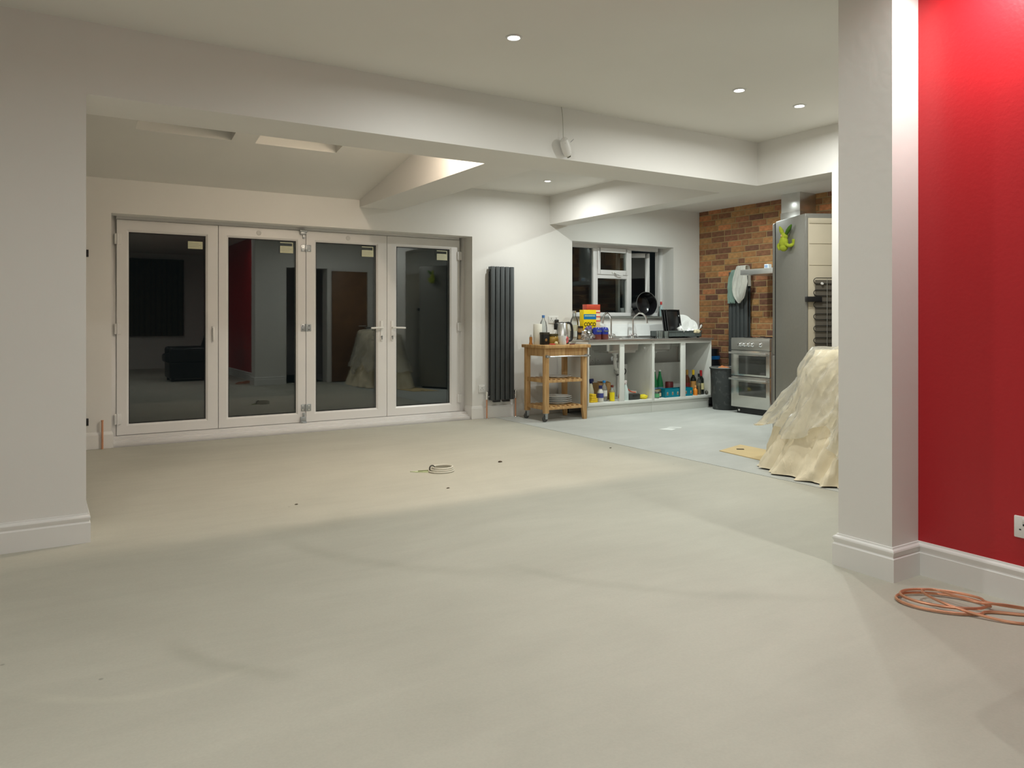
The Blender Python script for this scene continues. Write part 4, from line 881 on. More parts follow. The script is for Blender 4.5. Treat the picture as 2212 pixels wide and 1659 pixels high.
for k in range(19): bm.faces.new((a_[k], b_[k], b_[(k+1) % 19], a_[(k+1) % 19]))
pic = obj('printed_bowl_picture', bm, C(150, 92, 62), t)
bm = nb()
for k in range(26):
    x, z = rr.uniform(-0.075, 0.075), rr.uniform(0.015, 0.085); lathe(bm, [(0.009, 0), (0.007, 0.0012)], 9, (x, -bd_-0.001, z), (0, -1, 0))
obj('printed_flakes', bm, C(208, 170, 130), pic)
text_mesh('brand_lettering', 'COCO', 0.062, C(52, 30, 18), t, (0.0, -bd_-0.0012, 0.175), (R(90), 0, 0))
t = thing('cereal_box', 'red topped cereal box with a cream striped side behind the yellow one', 'box', (5.60, 7.20, CZ), R(-4))
bm = nb(); box(bm, -0.10, 0.09, -0.045, 0.045, 0, 0.41); obj('carton', bm, C(232, 206, 170), t, bev=0.002)
bm = nb(); box(bm, -0.101, 0.091, -0.046, 0.046, 0.345, 0.412); obj('red_top', bm, C(200, 76, 52), t, bev=0.002)
bm = nb()
for k in range(3): box(bm, -0.102, 0.092, -0.047, 0.047, 0.31-k*0.05, 0.322-k*0.05)
obj('red_stripe', bm, C(206, 60, 56), t)
bottle('glass_bottle', 'tall clear glass bottle with a steel stopper beside the cereal boxes', 'bottle', 5.29, 7.13, CZ - 0.0, flask(0.05, 0.31, 0.02), M_CLEAR, (0.022, 0.305, 0.335, M_STEEL), [(0.0508, 0.10, 0.17, C(206, 204, 176), 'label')])
for k, (xx, yy) in enumerate(((5.50, 6.975), (5.615, 6.985))):
    t = thing('round_pack', 'blue and brown round pack beside the sink, nearer the ' + ('foil bag' if k == 0 else 'tap'), 'pack', (xx, yy, CZ), 0, 'blue packs beside the sink')
    bm = nb(); lathe(bm, [(0, 0), (0.046, 0), (0.05, 0.006), (0.05, 0.075)], 22, cap=False); obj('lower_wrap', bm, C(112, 50, 40), t, smooth=True)
    bm = nb(); lathe(bm, [(0.0505, 0.06), (0.052, 0.075), (0.052, 0.12), (0.04, 0.14), (0, 0.145)], 22, cap=False); obj('upper_wrap', bm, C(44, 58, 150, rough=0.25), t, smooth=True)
    bm = nb()
    for q in range(4): box(bm, -0.03+q*0.016, -0.02+q*0.016, -0.0535, -0.045, 0.09, 0.108)
    obj('lettering', bm, C(120, 126, 116), t)
crumple('foil_bag', 'crumpled silver foil snack bag in front of the cereal box', 'bag', (5.36, 6.965, CZ), (0.08, 0.05, 0.062), mat('crumpled_foil', (0.6, 0.58, 0.56), 0.25, 0.85, var=0.25, vscale=12), 14, 0.55)
crumple('snack_wrapper', 'blue and pink snack wrapper leaning on the cereal box', 'wrapper', (5.405, 7.0, CZ + 0.06), (0.045, 0.025, 0.055), mat('printed_wrapper', lin(120, 100, 160), 0.3, var=0.6, vscale=14), 22, 0.5)
t = thing('wine_glass', 'empty wine glass at the worktop edge beside the foil bag', 'glass', (5.325, 6.885, CZ))
bm = nb(); lathe(bm, [(0, 0), (0.03, 0), (0.03, 0.002), (0.004, 0.006), (0.0035, 0.045), (0.012, 0.052), (0.033, 0.08), (0.034, 0.1), (0.03, 0.125), (0.029, 0.125), (0.033, 0.1), (0.031, 0.08), (0, 0.055)], 22); obj('glass_body', bm, M_CLEAR, t, smooth=True)
for k, (xx, yy, zz) in enumerate(((5.335, 7.06, CZ), (5.335, 7.06, CZ + 0.078))):
    bottle('spice_jar', ['brown spice jar standing behind the kettle', 'dark lidded spice jar stacked on another behind the kettle'][k], 'jar', xx, yy, zz, [(0, 0), (0.034, 0), (0.036, 0.004), (0.036, 0.055), (0.033, 0.062), (0, 0.062)], C(120, 88, 54), (0.036, 0.058, 0.078, C(36, 30, 26)), [(0.0365, 0.012, 0.045, C(170, 138, 90), 'label')])
bm = nb(); box(bm, 5.738, 5.80, 7.345, 7.40, CZ, CZ+0.05); tag(obj('sponge', bm, C(222, 196, 60, rough=0.95), bev=0.008), 'yellow washing sponge behind the sink by the tap', 'sponge')
crumple('brown_wrapper', 'dark brown wrapper lying at the edge of the steel sink', 'wrapper', (5.36, 6.872, CZ), (0.045, 0.014, 0.008), C(62, 36, 30), 4, 0.15)

# big pot tilted on the sill
t = thing('cooking_pot', 'large black cooking pot standing on its side on the window sill', 'pot', (6.755, 7.555, 1.158))
ax = Vector((-0.16, -0.95, 0.12)).normalized(); c0 = Vector((0, 0.0, 0.158)) - ax*0.04
bm = nb(); lathe(bm, [(0, -0.075), (0.128, -0.075), (0.142, -0.06), (0.151, 0.085), (0.158, 0.092), (0.156, 0.096), (0.147, 0.088), (0.138, -0.055), (0.125, -0.066), (0, -0.068)], 40, c0, ax); obj('pan_body', bm, M_BLACKGLOSS, t, smooth=True, angle=50)
bm = nb(); lathe(bm, [(0.157, 0.090), (0.160, 0.0925), (0.157, 0.097), (0.153, 0.0955)], 40, c0, ax, cap=False); obj('steel_rim', bm, mat('grey_worn_rim', (0.16, 0.16, 0.155), 0.35, 0.3, var=0.1), t, smooth=True)
bottle('detergent_bottle', 'slim pale bottle with a red cap in the window corner', 'bottle', 7.085, 7.60, 1.1575, flask(0.027, 0.165, 0.011), C(176, 196, 196), (0.014, 0.16, 0.20, C(206, 60, 56)))
# dish rack and contents
t = thing('dish_rack', 'grey plastic dish rack on the steel sink by the brick wall', 'dish rack', (6.91, 7.15, CZ))
M_RACK = mat('grey_rack_plastic', lin(84, 92, 90), 0.45, var=0.05)
rx0, rx1, ry0, ry1 = -0.28, 0.30, -0.16, 0.16
bm = nb(); box(bm, rx0, rx1, ry0, ry1, 0.012, 0.020)
for a in ((rx0, rx1, ry0, ry0+0.005), (rx0, rx1, ry1-0.005, ry1), (rx0, rx0+0.005, ry0, ry1), (rx1-0.005, rx1, ry0, ry1)): box(bm, *a, 0.012, 0.088)
box(bm, rx0-0.006, rx1+0.006, ry0-0.008, ry0+0.004, 0.080, 0.092)
for x in (rx0+0.03, rx1-0.03):
    for y in (ry0+0.03, ry1-0.03): box(bm, x-0.012, x+0.012, y-0.012, y+0.012, 0.0, 0.013)
obj('tray', bm, M_RACK, t)
for k in range(7):
    bm = nb(); box(bm, rx0+0.05+k*0.08, rx0+0.062+k*0.08, ry0-0.003, ry0+0.001, 0.018, 0.08); obj('rib', bm, M_RACK, t)
bm = nb()
for k in range(10): tube(bm, spline([(rx0+0.06+k*0.05, -0.10, 0.018), (rx0+0.06+k*0.05, -0.05, 0.06), (rx0+0.06+k*0.05, 0.05, 0.06), (rx0+0.06+k*0.05, 0.10, 0.018)], 4), 0.003, 6)
obj('plate_divider', bm, M_RACK, t, smooth=True)
M_TRAY = mat('black_tray_enamel', (0.014, 0.014, 0.015), 0.26, var=0.1, vscale=6)
for k in range(3):
    t = thing('baking_tray', ['black baking tray nearest the white plates in the dish rack', 'black baking tray in the middle of the row in the dish rack', 'black baking tray nearest the window in the dish rack'][k], 'tray', (6.865 - 0.006*k, 7.10 + 0.034*k, CZ + 0.022), 0, 'trays in the dish rack')
    t.rotation_euler = (0, R(9), R(100))
    bm = nb(); box(bm, -0.002, 0.002, -0.13, 0.14, 0.0, 0.335); obj('tray_base', bm, M_TRAY, t, bev=0.0015)
    bm = nb(); tube(bm, spline([(-0.007, -0.11, 0.006), (-0.007, 0.12, 0.006), (-0.007, 0.138, 0.02), (-0.007, 0.138, 0.31), (-0.007, 0.12, 0.33), (-0.007, -0.11, 0.33), (-0.007, -0.128, 0.31), (-0.007, -0.128, 0.02)], 4, True), 0.009, 8, closed=True); obj('rolled_rim', bm, M_TRAY, t, smooth=True)
for k, (xx, yy, r, lb) in enumerate(((7.01, 7.13, 0.135, 'large white dinner plate standing in the dish rack'), (7.085, 7.08, 0.105, 'smaller white plate standing in front of the large one in the dish rack'))):
    bm = nb(); ax = Vector((-0.45, -0.85, 0.26)).normalized(); lathe(bm, plate_prof(r, 0.022), 36, (xx, yy, CZ + 0.028 + r*0.97), ax); tag(obj('plate', bm, M_CERAM, smooth=True, angle=50), lb, 'plate', 'plates in the dish rack')
t = thing('mug', 'white mug upside down against the plates in the dish rack', 'mug', (6.90, 7.035, CZ + 0.022))
ax = Vector((0.35, -0.3, -0.75)).normalized(); bm = nb(); lathe(bm, [(0, 0), (0.034, 0), (0.038, 0.006), (0.041, 0.088), (0.038, 0.088), (0.034, 0.01), (0, 0.008)], 24, (-0.02, 0.02, 0.118), ax); obj('body', bm, M_CERAM, t, smooth=True, angle=50)
bm = nb(); tube(bm, spline([(-0.02, -0.02, 0.105), (-0.03, -0.05, 0.09), (-0.01, -0.06, 0.06), (0.0, -0.03, 0.05)], 5), 0.005, 8); obj('handle', bm, M_CERAM, t, smooth=True)
for k, (xx, yy, s) in enumerate(((7.10, 6.995, 0.028), (7.155, 7.0, 0.03))):
    crumple('scrubbing_pad', ['cream scrubbing pad in the dish rack next to the mug', 'cream scrubbing pad at the end of the dish rack'][k], 'pad', (xx, yy, CZ + 0.06), (s*1.2, s, s*0.85), C(220, 206, 170, rough=0.9), 30+k, 0.2)
t = thing('serving_spoon', 'white plastic spoon sticking out of the end of the dish rack', 'spoon', (7.19, 7.03, CZ + 0.03))
bm = nb(); tube(bm, spline([(-0.05, 0, 0.0), (-0.01, 0, 0.05), (0.03, -0.01, 0.10)], 4), 0.005, 8); obj('handle', bm, M_WHITEPL, t, smooth=True); bm = nb(); ell(bm, (0.04, -0.012, 0.115), (0.016, 0.006, 0.026), 12, 8, Matrix.Rotation(R(30), 4, 'Y')); obj('spoon_bowl', bm, M_WHITEPL, t, smooth=True)
for k, (xx, yy, lb) in enumerate(((6.50, 6.98, 'tall drinking glass beside the dish rack, next to the tap'), (6.575, 6.96, 'drinking glass between another glass and the dish rack'), (6.54, 7.06, 'drinking glass behind two others beside the dish rack'))):
    bm = nb(); lathe(bm, [(0, 0), (0.03, 0), (0.034, 0.09), (0.032, 0.09), (0.028, 0.006), (0, 0.006)], 22, (xx, yy, CZ)); tag(obj('drinking_glass', bm, M_CLEAR, smooth=True, angle=50), lb, 'glass', 'glasses by the dish rack')

# ------------------------------------------------------------------ cooker
t = thing('cooker', 'stainless steel double oven cooker in front of the brick wall', 'cooker', (7.37, 6.115, 0))
kx0, kx1, ky0, ky1 = 7.10, 7.655, 5.83, 6.40
M_PANEL = mat('brushed_panel_steel', (0.5, 0.49, 0.46), 0.34, 0.85, var=0.03, vscale=3); M_OVG = mat('dark_mirror_oven_glass', (0.045, 0.046, 0.042), 0.06, var=0.05, spec=1.0); M_SAT = mat('satin_steel_sheet', (0.60, 0.59, 0.55), 0.19, 0.9, var=0.02, vscale=3)
bm = nb(); box(bm, kx0+0.03, kx1, ky0, ky1, 0.07, 0.885); obj('body', bm, mat('grey_cooker_side', (0.3, 0.3, 0.29), 0.4, 0.3, var=0.03), t, w=True)
bm = nb(); box(bm, kx0+0.04, kx1, ky0+0.01, ky1-0.06, 0.0, 0.075); obj('kick_plate', bm, M_BLACK, t, w=True)
bm = nb(); lathe(bm, [(0.012, 0), (0.012, 0.01)], 10, (kx0+0.035, 6.30, 0.035), (-1, 0, 0)); obj('kick_badge', bm, M_WHITEPL, t, w=True)
bm = nb(); box(bm, kx0, kx0+0.035, ky0, ky1, 0.755, 0.885); obj('control_panel', bm, M_PANEL, t, w=True, bev=0.003)
bm = nb(); box(bm, kx0+0.005, kx1, ky0, ky1, 0.883, 0.899); obj('hob_top', bm, M_PANEL, t, w=True, bev=0.003)
for y in (6.255, 6.195, 6.135, 6.075, 5.955):
    bm = nb(); lathe(bm, [(0.026, 0), (0.026, 0.006), (0.019, 0.009), (0.017, 0.034), (0.012, 0.038)], 18, (kx0, y, 0.822), (-1, 0, 0.0)); obj('knob', bm, M_CHROME, t, w=True, smooth=True)
for z0, z1, nm, g0, g1 in ((0.448, 0.75, 'upper_oven_door', 0.47, 0.69), (0.075, 0.44, 'lower_oven_door', 0.215, 0.375)):
    bm = nb(); box(bm, kx0, kx0+0.03, ky0, ky1, z0, z1); d = obj(nm, bm, M_SAT, t, w=True, bev=0.004)
    bm = nb(); box(bm, kx0-0.002, kx0+0.004, ky0+0.05, ky1-0.12, g0, g1); obj('oven_glass', bm, M_OVG, d, w=True)
    bm = nb(); box(bm, kx0-0.048, kx0-0.030, ky0+0.012, ky1-0.002, z1-0.04, z1-0.018); box(bm, kx0-0.035, kx0+0.002, ky0+0.03, ky0+0.05, z1-0.037, z1-0.021); box(bm, kx0-0.035, kx0+0.002, ky1-0.04, ky1-0.02, z1-0.037, z1-0.021); obj('oven_handle', bm, M_STEEL, d, w=True, bev=0.003)
for xx, yy in ((7.27, 6.26), (7.27, 5.97), (7.50, 6.26), (7.50, 5.97)):
    bm = nb(); lathe(bm, [(0.07, 0), (0.07, 0.006), (0.03, 0.008), (0.03, 0.014), (0, 0.014)], 20, (xx, yy, 0.897)); obj('hob_ring', bm, M_BLACK, t, w=True, smooth=True)
# ------------------------------------------------------------------ cooker hood
t = thing('cooker_hood', 'flat steel cooker hood with a square flue on the brick wall', 'cooker hood', (7.42, 5.87, 1.65))
bm = nb(); box(bm, 7.17, XBR+0.004, 5.42, 6.32, 1.652, 1.716); obj('canopy', bm, M_STEEL, t, w=True, bev=0.003)
bm = nb(); box(bm, 7.376, XBR+0.004, 5.63, 5.90, 1.716, 2.36); obj('lower_flue', bm, M_STEEL, t, w=True, bev=0.002)
bm = nb(); box(bm, 7.382, XBR+0.004, 5.636, 5.894, 2.35, 2.582); obj('upper_flue', bm, M_STEEL, t, w=True, bev=0.002)
bm = nb(); box(bm, 7.20, 7.26, 5.93, 5.99, 1.7155, 1.765); t = obj('timer_box', bm, C(210, 214, 216), bev=0.004); tag(t, 'small white and blue box standing on the cooker hood', 'box')
bm = nb(); box(bm, 7.196, 7.201, 5.94, 5.98, 1.725, 1.755); obj('display', bm, C(130, 150, 180), t, w=True)

# tea towels over the radiator on the brick wall
def towel(label, outline, xo, m, seed):
    """outline: list of (z, ymin, ymax) from the top edge down the front"""
    rows = []; n = 26
    def row(z, a, b, x, k): return [(x + 0.010*math.sin(i*0.9 + seed + k*0.35) + 0.012*noise.noise((i*0.25, k*0.5, seed)), b + (a-b)*i/n, z) for i in range(n+1)]
    a, b = outline[0][1:]
    for q, (dx, dz) in enumerate(((0.088, -0.25), (0.086, -0.1), (0.075, 0.0))): rows.append(row(outline[0][0]+dz, a, b, xo+dx, q))
    rows.append(row(outline[0][0]+0.012, a, b, xo+0.04, 3))
    K = 14; zt, zb = outline[0][0], outline[-1][0]
    for k in range(K+1):
        z = zt + (zb-zt)*k/K
        for (z1, a1, b1), (z2, a2, b2) in zip(outline, outline[1:]):
            if z1 >= z >= z2 - 1e-6:
                f = (z1-z)/(z1-z2); rows.append(row(z, a1+(a2-a1)*f, b1+(b2-b1)*f, xo, k+4)); break
    bm = nb(); grid(bm, rows); bmesh.ops.solidify(bm, geom=list(bm.faces), thickness=0.004)
    return tag(obj('tea_towel', bm, m, smooth=True, angle=80), label, 'towel')
towel('pale green tea towel hanging over the radiator on the brick wall', [(1.745, 6.66, 6.79), (1.64, 6.70, 6.835), (1.45, 6.715, 6.85), (1.325, 6.72, 6.86)], 7.535, C(170, 196, 184, rough=0.95), 1)
towel('white tea towel hanging to a point in front of the green one', [(1.79, 6.53, 6.67), (1.70, 6.50, 6.72), (1.60, 6.495, 6.755), (1.48, 6.53, 6.755), (1.38, 6.57, 6.70), (1.325, 6.62, 6.64)], 7.505, C(240, 238, 230, rough=0.95), 4)

# ------------------------------------------------------------------ bin and bag
t = thing('rubbish_bin', 'dark grey plaster-splashed bin between the cooker and sink unit', 'bin', (7.275, 6.655, 0))
def m_bin():
    m = mat('splashed_bin_plastic', lin(62, 66, 66), 0.6); nt = m.node_tree; tc = nt.nodes.new('ShaderNodeTexCoord'); n = nt.nodes.new('ShaderNodeTexNoise'); n.inputs['Scale'].default_value = 18; n.inputs['Detail'].default_value = 8
    r = nt.nodes.new('ShaderNodeValToRGB'); e = r.color_ramp.elements; e[0].position = 0.52; e[0].color = lin(56, 60, 60); e[1].position = 0.72; e[1].color = lin(88, 91, 89)
    nt.links.new(tc.outputs['Object'], n.inputs['Vector']); nt.links.new(n.outputs['Fac'], r.inputs[0]); nt.links.new(r.outputs[0], nt.nodes['Principled BSDF'].inputs['Base Color']); return m
bm = nb(); lathe(bm, [(0, 0.0), (0.145, 0), (0.15, 0.008), (0.180, 0.50), (0.19, 0.505), (0.19, 0.52), (0.176, 0.52), (0.172, 0.5), (0.142, 0.02), (0, 0.02)], 32); obj('tub', bm, m_bin(), t, smooth=True, angle=40)
bm = nb(); tube(bm, [(0.188*math.cos(a), 0.188*math.sin(a), 0.52) for a in [2*PI*k/32 for k in range(32)]], 0.006, 8, closed=True); obj('rim', bm, mat('worn_grey_rim', lin(140, 142, 138), 0.6, var=0.15), t, smooth=True)
crumple('orange_bag', 'crumpled orange bag on top of the rubbish in the bin', 'bag', (7.25, 6.66, 0.42), (0.10, 0.09, 0.065), C(196, 120, 72, rough=0.6), 17, 0.3)
t = thing('rubbish_sack', 'tall black sack with a blue tie in the corner by the brick wall', 'bag', (7.455, 7.10, 0))
bm = nb(); lathe(bm, [(0, 0), (0.12, 0), (0.15, 0.03), (0.155, 0.25), (0.145, 0.5), (0.13, 0.66), (0.12, 0.735), (0.09, 0.72), (0, 0.69)], 30)
for v in bm.verts:
    if v.co.z > 0.01: v.co += Vector((noise.noise(v.co*7), noise.noise(v.co*7+Vector((5, 0, 0))), 0))*0.025
obj('sack', bm, mat('black_polythene', (0.012, 0.013, 0.016), 0.3, var=0.2), t, smooth=True)
bm = nb(); lathe(bm, [(0.146, 0.60), (0.150, 0.62), (0.147, 0.645)], 30, cap=False)
for v in bm.verts: v.co += Vector((noise.noise(v.co*7), noise.noise(v.co*7+Vector((5, 0, 0))), 0))*0.02
obj('blue_band', bm, C(20, 92, 150), t, smooth=True)

# ------------------------------------------------------------------ fridge freezer
t = thing('fridge_freezer', 'tall grey fridge freezer turned with its bare back showing', 'fridge', (5.283, 3.979, 0), R(-26.2))
M_FRS = mat('grey_fridge_side', lin(136, 135, 128), 0.42, 0.2, var=0.03, vscale=40); M_FRB = mat('cream_fridge_back', lin(196, 186, 164), 0.6, var=0.04, vscale=6)
bm = nb(); box(bm, 0, 0.60, 0.012, 0.555, 0.03, 1.985); obj('cabinet', bm, M_FRS, t, bev=0.012)
bm = nb(); box(bm, 0.002, 0.598, 0.562, 0.625, 0.04, 0.80); obj('lower_door', bm, M_FRS, t, bev=0.014)
bm = nb(); box(bm, 0.002, 0.598, 0.562, 0.625, 0.81, 1.975); obj('upper_door', bm, M_FRS, t, bev=0.014)
bm = nb(); box(bm, 0.0, 0.6, 0.555, 0.562, 0.04, 1.97); obj('door_seal', bm, M_GASK, t)
bm = nb(); box(bm, 0.004, 0.018, -0.004, 0.014, 0.05, 1.96); obj('back_edge', bm, M_FRS, t, bev=0.003)
bm = nb(); box(bm, 0.022, 0.578, 0.0, 0.014, 0.10, 1.945); obj('back_panel', bm, M_FRB, t, bev=0.003)
bm = nb(); box(bm, 0.03, 0.57, -0.006, 0.002, 1.90, 1.94); box(bm, 0.03, 0.57, -0.004, 0.002, 1.735, 1.745); box(bm, 0.03, 0.57, -0.004, 0.002, 1.56, 1.566); obj('back_rib', bm, M_FRB, t, bev=0.002)
bm = nb(); box(bm, 0.075, 0.52, -0.014, -0.010, 0.30, 1.44); obj('condenser_plate', bm, mat('grey_condenser_plate', lin(112, 106, 96), 0.5, 0.2, var=0.05), t)
pts = []
for k in range(12):
    z = 1.455 - k*0.0965; xl_, xr_ = 0.062, 0.53
    pts += [(xr_, -0.020, z), (xl_+0.02, -0.020, z)] + [(xl_+0.02-0.0235*math.sin(PI*q/6), -0.020, z-0.0235+0.0235*math.cos(PI*q/6)) for q in range(1, 6)] + [(xl_+0.02, -0.020, z-0.047), (xr_, -0.020, z-0.047)] + [(xr_+0.0248*math.sin(PI*q/6), -0.020, z-0.047-0.0248+0.0248*math.cos(PI*q/6)) for q in range(1, 6)]
bm = nb(); tube(bm, pts[:-5], 0.0032, 6); obj('condenser_coil', bm, mat('black_coil', (0.025, 0.025, 0.022), 0.45, 0.3, var=0.1), t, smooth=True)
bm = nb()
for xx in (0.17, 0.30, 0.43): cyl(bm, (xx, -0.0245, 0.30), (xx, -0.0245, 1.45), 0.002, 6)
obj('condenser_wire', bm, mat('pale_wire', (0.4, 0.4, 0.37), 0.5, 0.3, var=0.03), t)
bm = nb(); lathe(bm, [(0.012, 0), (0.009, 0.01)], 14, (0.128, -0.022, 1.41), (0, -1, 0)); obj('coil_clip', bm, M_WHITEPL, t, smooth=True)
bm = nb(); box(bm, -0.006, 0.122, -0.036, 0.004, 1.262, 1.305); obj('black_spacer', bm, M_BLACK, t, bev=0.004)
bm = nb(); box(bm, 0.05, 0.55, 0.02, 0.54, 0.0, 0.032); obj('fridge_feet', bm, M_BLACK, t)
# green toy stuck to the fridge side
t = thing('green_toy', 'lime green plush toy with long ears stuck on the fridge side', 'toy', (5.283 + 0.4415*0.30 - 0.897*0.0, 3.979 + 0.897*0.30, 1.715), R(-26.2)); t.scale = (0.86, 0.86, 0.86)
M_LIME = mat('lime_plush', lin(168, 182, 52), 0.95, var=0.15, vscale=40, bump=0.6, bscale=220); M_DKG = mat('green_plush', lin(70, 110, 26), 0.95, var=0.2, vscale=40)
bm = nb(); ell(bm, (-0.05, 0, 0.07), (0.043, 0.05, 0.062)); ell(bm, (-0.05, 0, 0.02), (0.040, 0.045, 0.040)); ell(bm, (-0.045, 0, 0.125), (0.036, 0.04, 0.042)); obj('body', bm, M_LIME, t, smooth=True)
bm = nb(); tube(bm, spline([(-0.05, -0.035, 0.055), (-0.03, -0.08, 0.03), (0.0, -0.105, 0.05), (-0.005, -0.115, 0.09)], 5), 0.017, 10); obj('arm', bm, M_LIME, t, smooth=True)
bm = nb(); tube(bm, spline([(-0.06, 0.03, 0.07), (-0.082, 0.05, 0.04), (-0.066, 0.045, 0.0)], 5), 0.015, 10); obj('arm', bm, M_LIME, t, smooth=True)
for base, top, mm in (((-0.052, 0.012, 0.145), (-0.078, 0.035, 0.235), M_LIME), ((-0.038, -0.018, 0.145), (-0.028, -0.125, 0.235), M_DKG)):
    bm = nb(); a0, a1 = Vector(base), Vector(top); q = (a1-a0).length
    lathe(bm, [(0, 0), (0.014, 0.06*q), (0.021, 0.38*q), (0.018, 0.65*q), (0.009, 0.9*q), (0, q)], 14, a0, a1-a0); obj('ear', bm, mm, t, smooth=True)
bm = nb(); ell(bm, (-0.078, -0.008, 0.132), (0.010, 0.012, 0.010)); obj('snout', bm, C(206, 176, 120), t, smooth=True)

# ------------------------------------------------------------------ dust sheet pile, polythene and cardboard
def drape(cx, cy, hx, hy, H, lift, vmax, flare, seed, hem=0.0, tip=None, NT=340, NR=80):
    bm = nb(); rows = []
    for i in range(NR+1):
        t_ = i/NR; row = []
        for k in range(NT):
            th = 2*PI*k/NT; c_, s_ = math.cos(th), math.sin(th); n_ = 3.2
            r = 1/((abs(c_)/hx)**n_ + (abs(s_)/hy)**n_)**(1/n_)
            zz = max(0.0, t_-0.28)
            u = th*7.0 + 1.1*noise.noise((th*2.0, zz*2.5, seed))
            pleat = 1.5*(1-2*abs(noise.noise((u, zz*0.8, seed*1.7)))) - 0.75 + 0.8*noise.noise((u*2.3, zz*2.0, seed+9)) + 0.35*math.sin(th*31+seed+3*zz)
            if t_ < 0.28:
                s = t_/0.28; rad = r*s*0.96
                z = H + lift + 0.03*math.sin(cx*3+rad*8*c_)*1.0 - 0.04*s**3
                sag = 0.0
            else:
                v = (t_-0.28)/0.72*vmax*(1 + hem*noise.noise((c_*2.2, s_*2.2 + 4.0, seed)))
                fl = flare(th)
                rad = r*0.96 + 0.04*r*min(1, v*8) + fl*(v**1.15) + pleat*(0.008+0.055*v)*(0.45+fl)*1.3 + lift
                z = (H - 0.04)*(1 - v**1.0) + lift*0.5
                if tip and abs((th-tip[0]+PI) % (2*PI) - PI) < 0.5: 
                    g = math.exp(-(((th-tip[0]+PI) % (2*PI) - PI)/0.16)**2); rad += tip[1]*g*(v/vmax)**4; z -= tip[2]*g*(v/vmax)**4
            x, y = cx + rad*c_, cy + rad*s_
            wv = Vector((x*6, y*6, z*5+seed)); n1 = noise.noise(wv); n2 = noise.noise(wv*2.7); n3 = 1 - 2.6*abs(noise.noise(wv*1.7 + Vector((3, 1, 7)))); n4 = 1 - 2.6*abs(noise.noise(wv*3.9 + Vector((9, 4, 2)))); n3 += 0.55*n4
            x += (n1*0.014 + n2*0.005 + n3*0.004)*c_; y += (n1*0.014 + n2*0.005 + n3*0.004)*s_; z += n2*0.008 + (n1*0.02 if t_ < 0.3 else 0)
            x = min(x, 5.168 if not lift else 5.172)
            if y < 2.175: y = 2.175
            row.append((x, y, max(z, 0.004 + 0.004*(1+math.sin(th*23)))))
        rows.append(row + [row[0]])
    grid(bm, rows); bmesh.ops.remove_doubles(bm, verts=bm.verts, dist=1e-5)
    return bm
def flare1(th):
    return 0.20 + 0.22*max(0, math.sin(th))**2 + 0.06*max(0, -math.cos(th))
M_SHEET = mat('cream_cotton_dust_sheet', lin(236, 223, 194), 0.9, var=0.05, vscale=6)
bm = drape(4.96, 2.98, 0.215, 0.66, 0.90, 0.0, 1.0, flare1, 2.0)
tag(obj('dust_sheet', bm, M_SHEET, smooth=True, angle=180), 'cream cotton dust sheet draped to the floor over a pile beside the pillar', 'dust sheet')
def crease(m, sc, dist_):
    nt = m.node_tree; tc = nt.nodes.new('ShaderNodeTexCoord'); n = nt.nodes.new('ShaderNodeTexNoise'); n.inputs['Scale'].default_value = sc; n.inputs['Detail'].default_value = 4; n.inputs['Distortion'].default_value = 0.6
    a = nt.nodes.new('ShaderNodeMath'); a.operation = 'SUBTRACT'; a.inputs[1].default_value = 0.5; c = nt.nodes.new('ShaderNodeMath'); c.operation = 'ABSOLUTE'; c2 = nt.nodes.new('ShaderNodeMath'); c2.operation = 'POWER'; c2.inputs[1].default_value = 0.6
    b = nt.nodes.new('ShaderNodeBump'); b.inputs['Strength'].default_value = 0.32; b.inputs['Distance'].default_value = dist_; b.invert = True
    mp = nt.nodes.new('ShaderNodeMapping'); mp.inputs['Scale'].default_value = (1, 1, 0.4)
    L = nt.links; L.new(tc.outputs['Object'], mp.inputs[0]); L.new(mp.outputs[0], n.inputs['Vector']); L.new(n.outputs['Fac'], a.inputs[0]); L.new(a.outputs[0], c.inputs[0]); L.new(c.outputs[0], c2.inputs[0]); L.new(c2.outputs[0], b.inputs['Height'])
    for q in nt.nodes:
        if q.type in ('BSDF_GLOSSY', 'BSDF_DIFFUSE', 'BSDF_PRINCIPLED', 'FRESNEL'): L.new(b.outputs[0], q.inputs['Normal'])
    return m
crease(M_SHEET, 7.0, 0.03)
def m_poly():
    m = glassmat('sheer_polythene', (0.97, 0.97, 0.93), ior=1.22, rough=0.32, haze=0.30)
    for q in m.node_tree.nodes:
        if q.type == 'BSDF_DIFFUSE': q.inputs[0].default_value = (0.9, 0.88, 0.80, 1)
    return crease(m, 8.0, 0.03)
bm = drape(4.96, 2.99, 0.225, 0.67, 0.905, 0.016, 0.66, lambda th: flare1(th)*1.10 + 0.02, 2.0, hem=0.42, tip=(R(98), 0.15, 0.0))
tag(obj('polythene_sheet', bm, m_poly(), smooth=True, angle=180), 'crinkled sheer polythene lying over the cream dust sheet', 'plastic sheet')
bm = nb(); prism(bm, [(4.905, 4.55), (4.80, 3.55), (5.10, 3.72), (5.25, 3.95), (5.30, 4.67)], 0.0005, 0.006)
tag(obj('cardboard_sheet', bm, mat('pale_cardboard', lin(214, 190, 142), 0.8, var=0.04, vscale=6)), 'flat cardboard sheet on the kitchen floor sticking out from under the dust sheet', 'cardboard')
bm = nb(); prism(bm, [(4.585, 3.19), (4.62, 2.75), (5.05, 2.8), (5.0, 3.5), (4.62, 3.38)], 0.0005, 0.004)
tag(obj('cardboard_sheet', bm, mat('pale_cardboard', lin(214, 190, 142), 0.8)), 'cardboard edge showing below the dust sheet beside the pillar', 'cardboard')
bm = nb(); box(bm, 5.07, 5.13, 4.48, 4.51, 0.0055, 0.010); o = tag(obj('dark_offcut', bm, C(70, 60, 50)), 'thin dark strip lying on the cardboard sheet', 'offcut'); o.rotation_euler = (0, 0, R(-40))
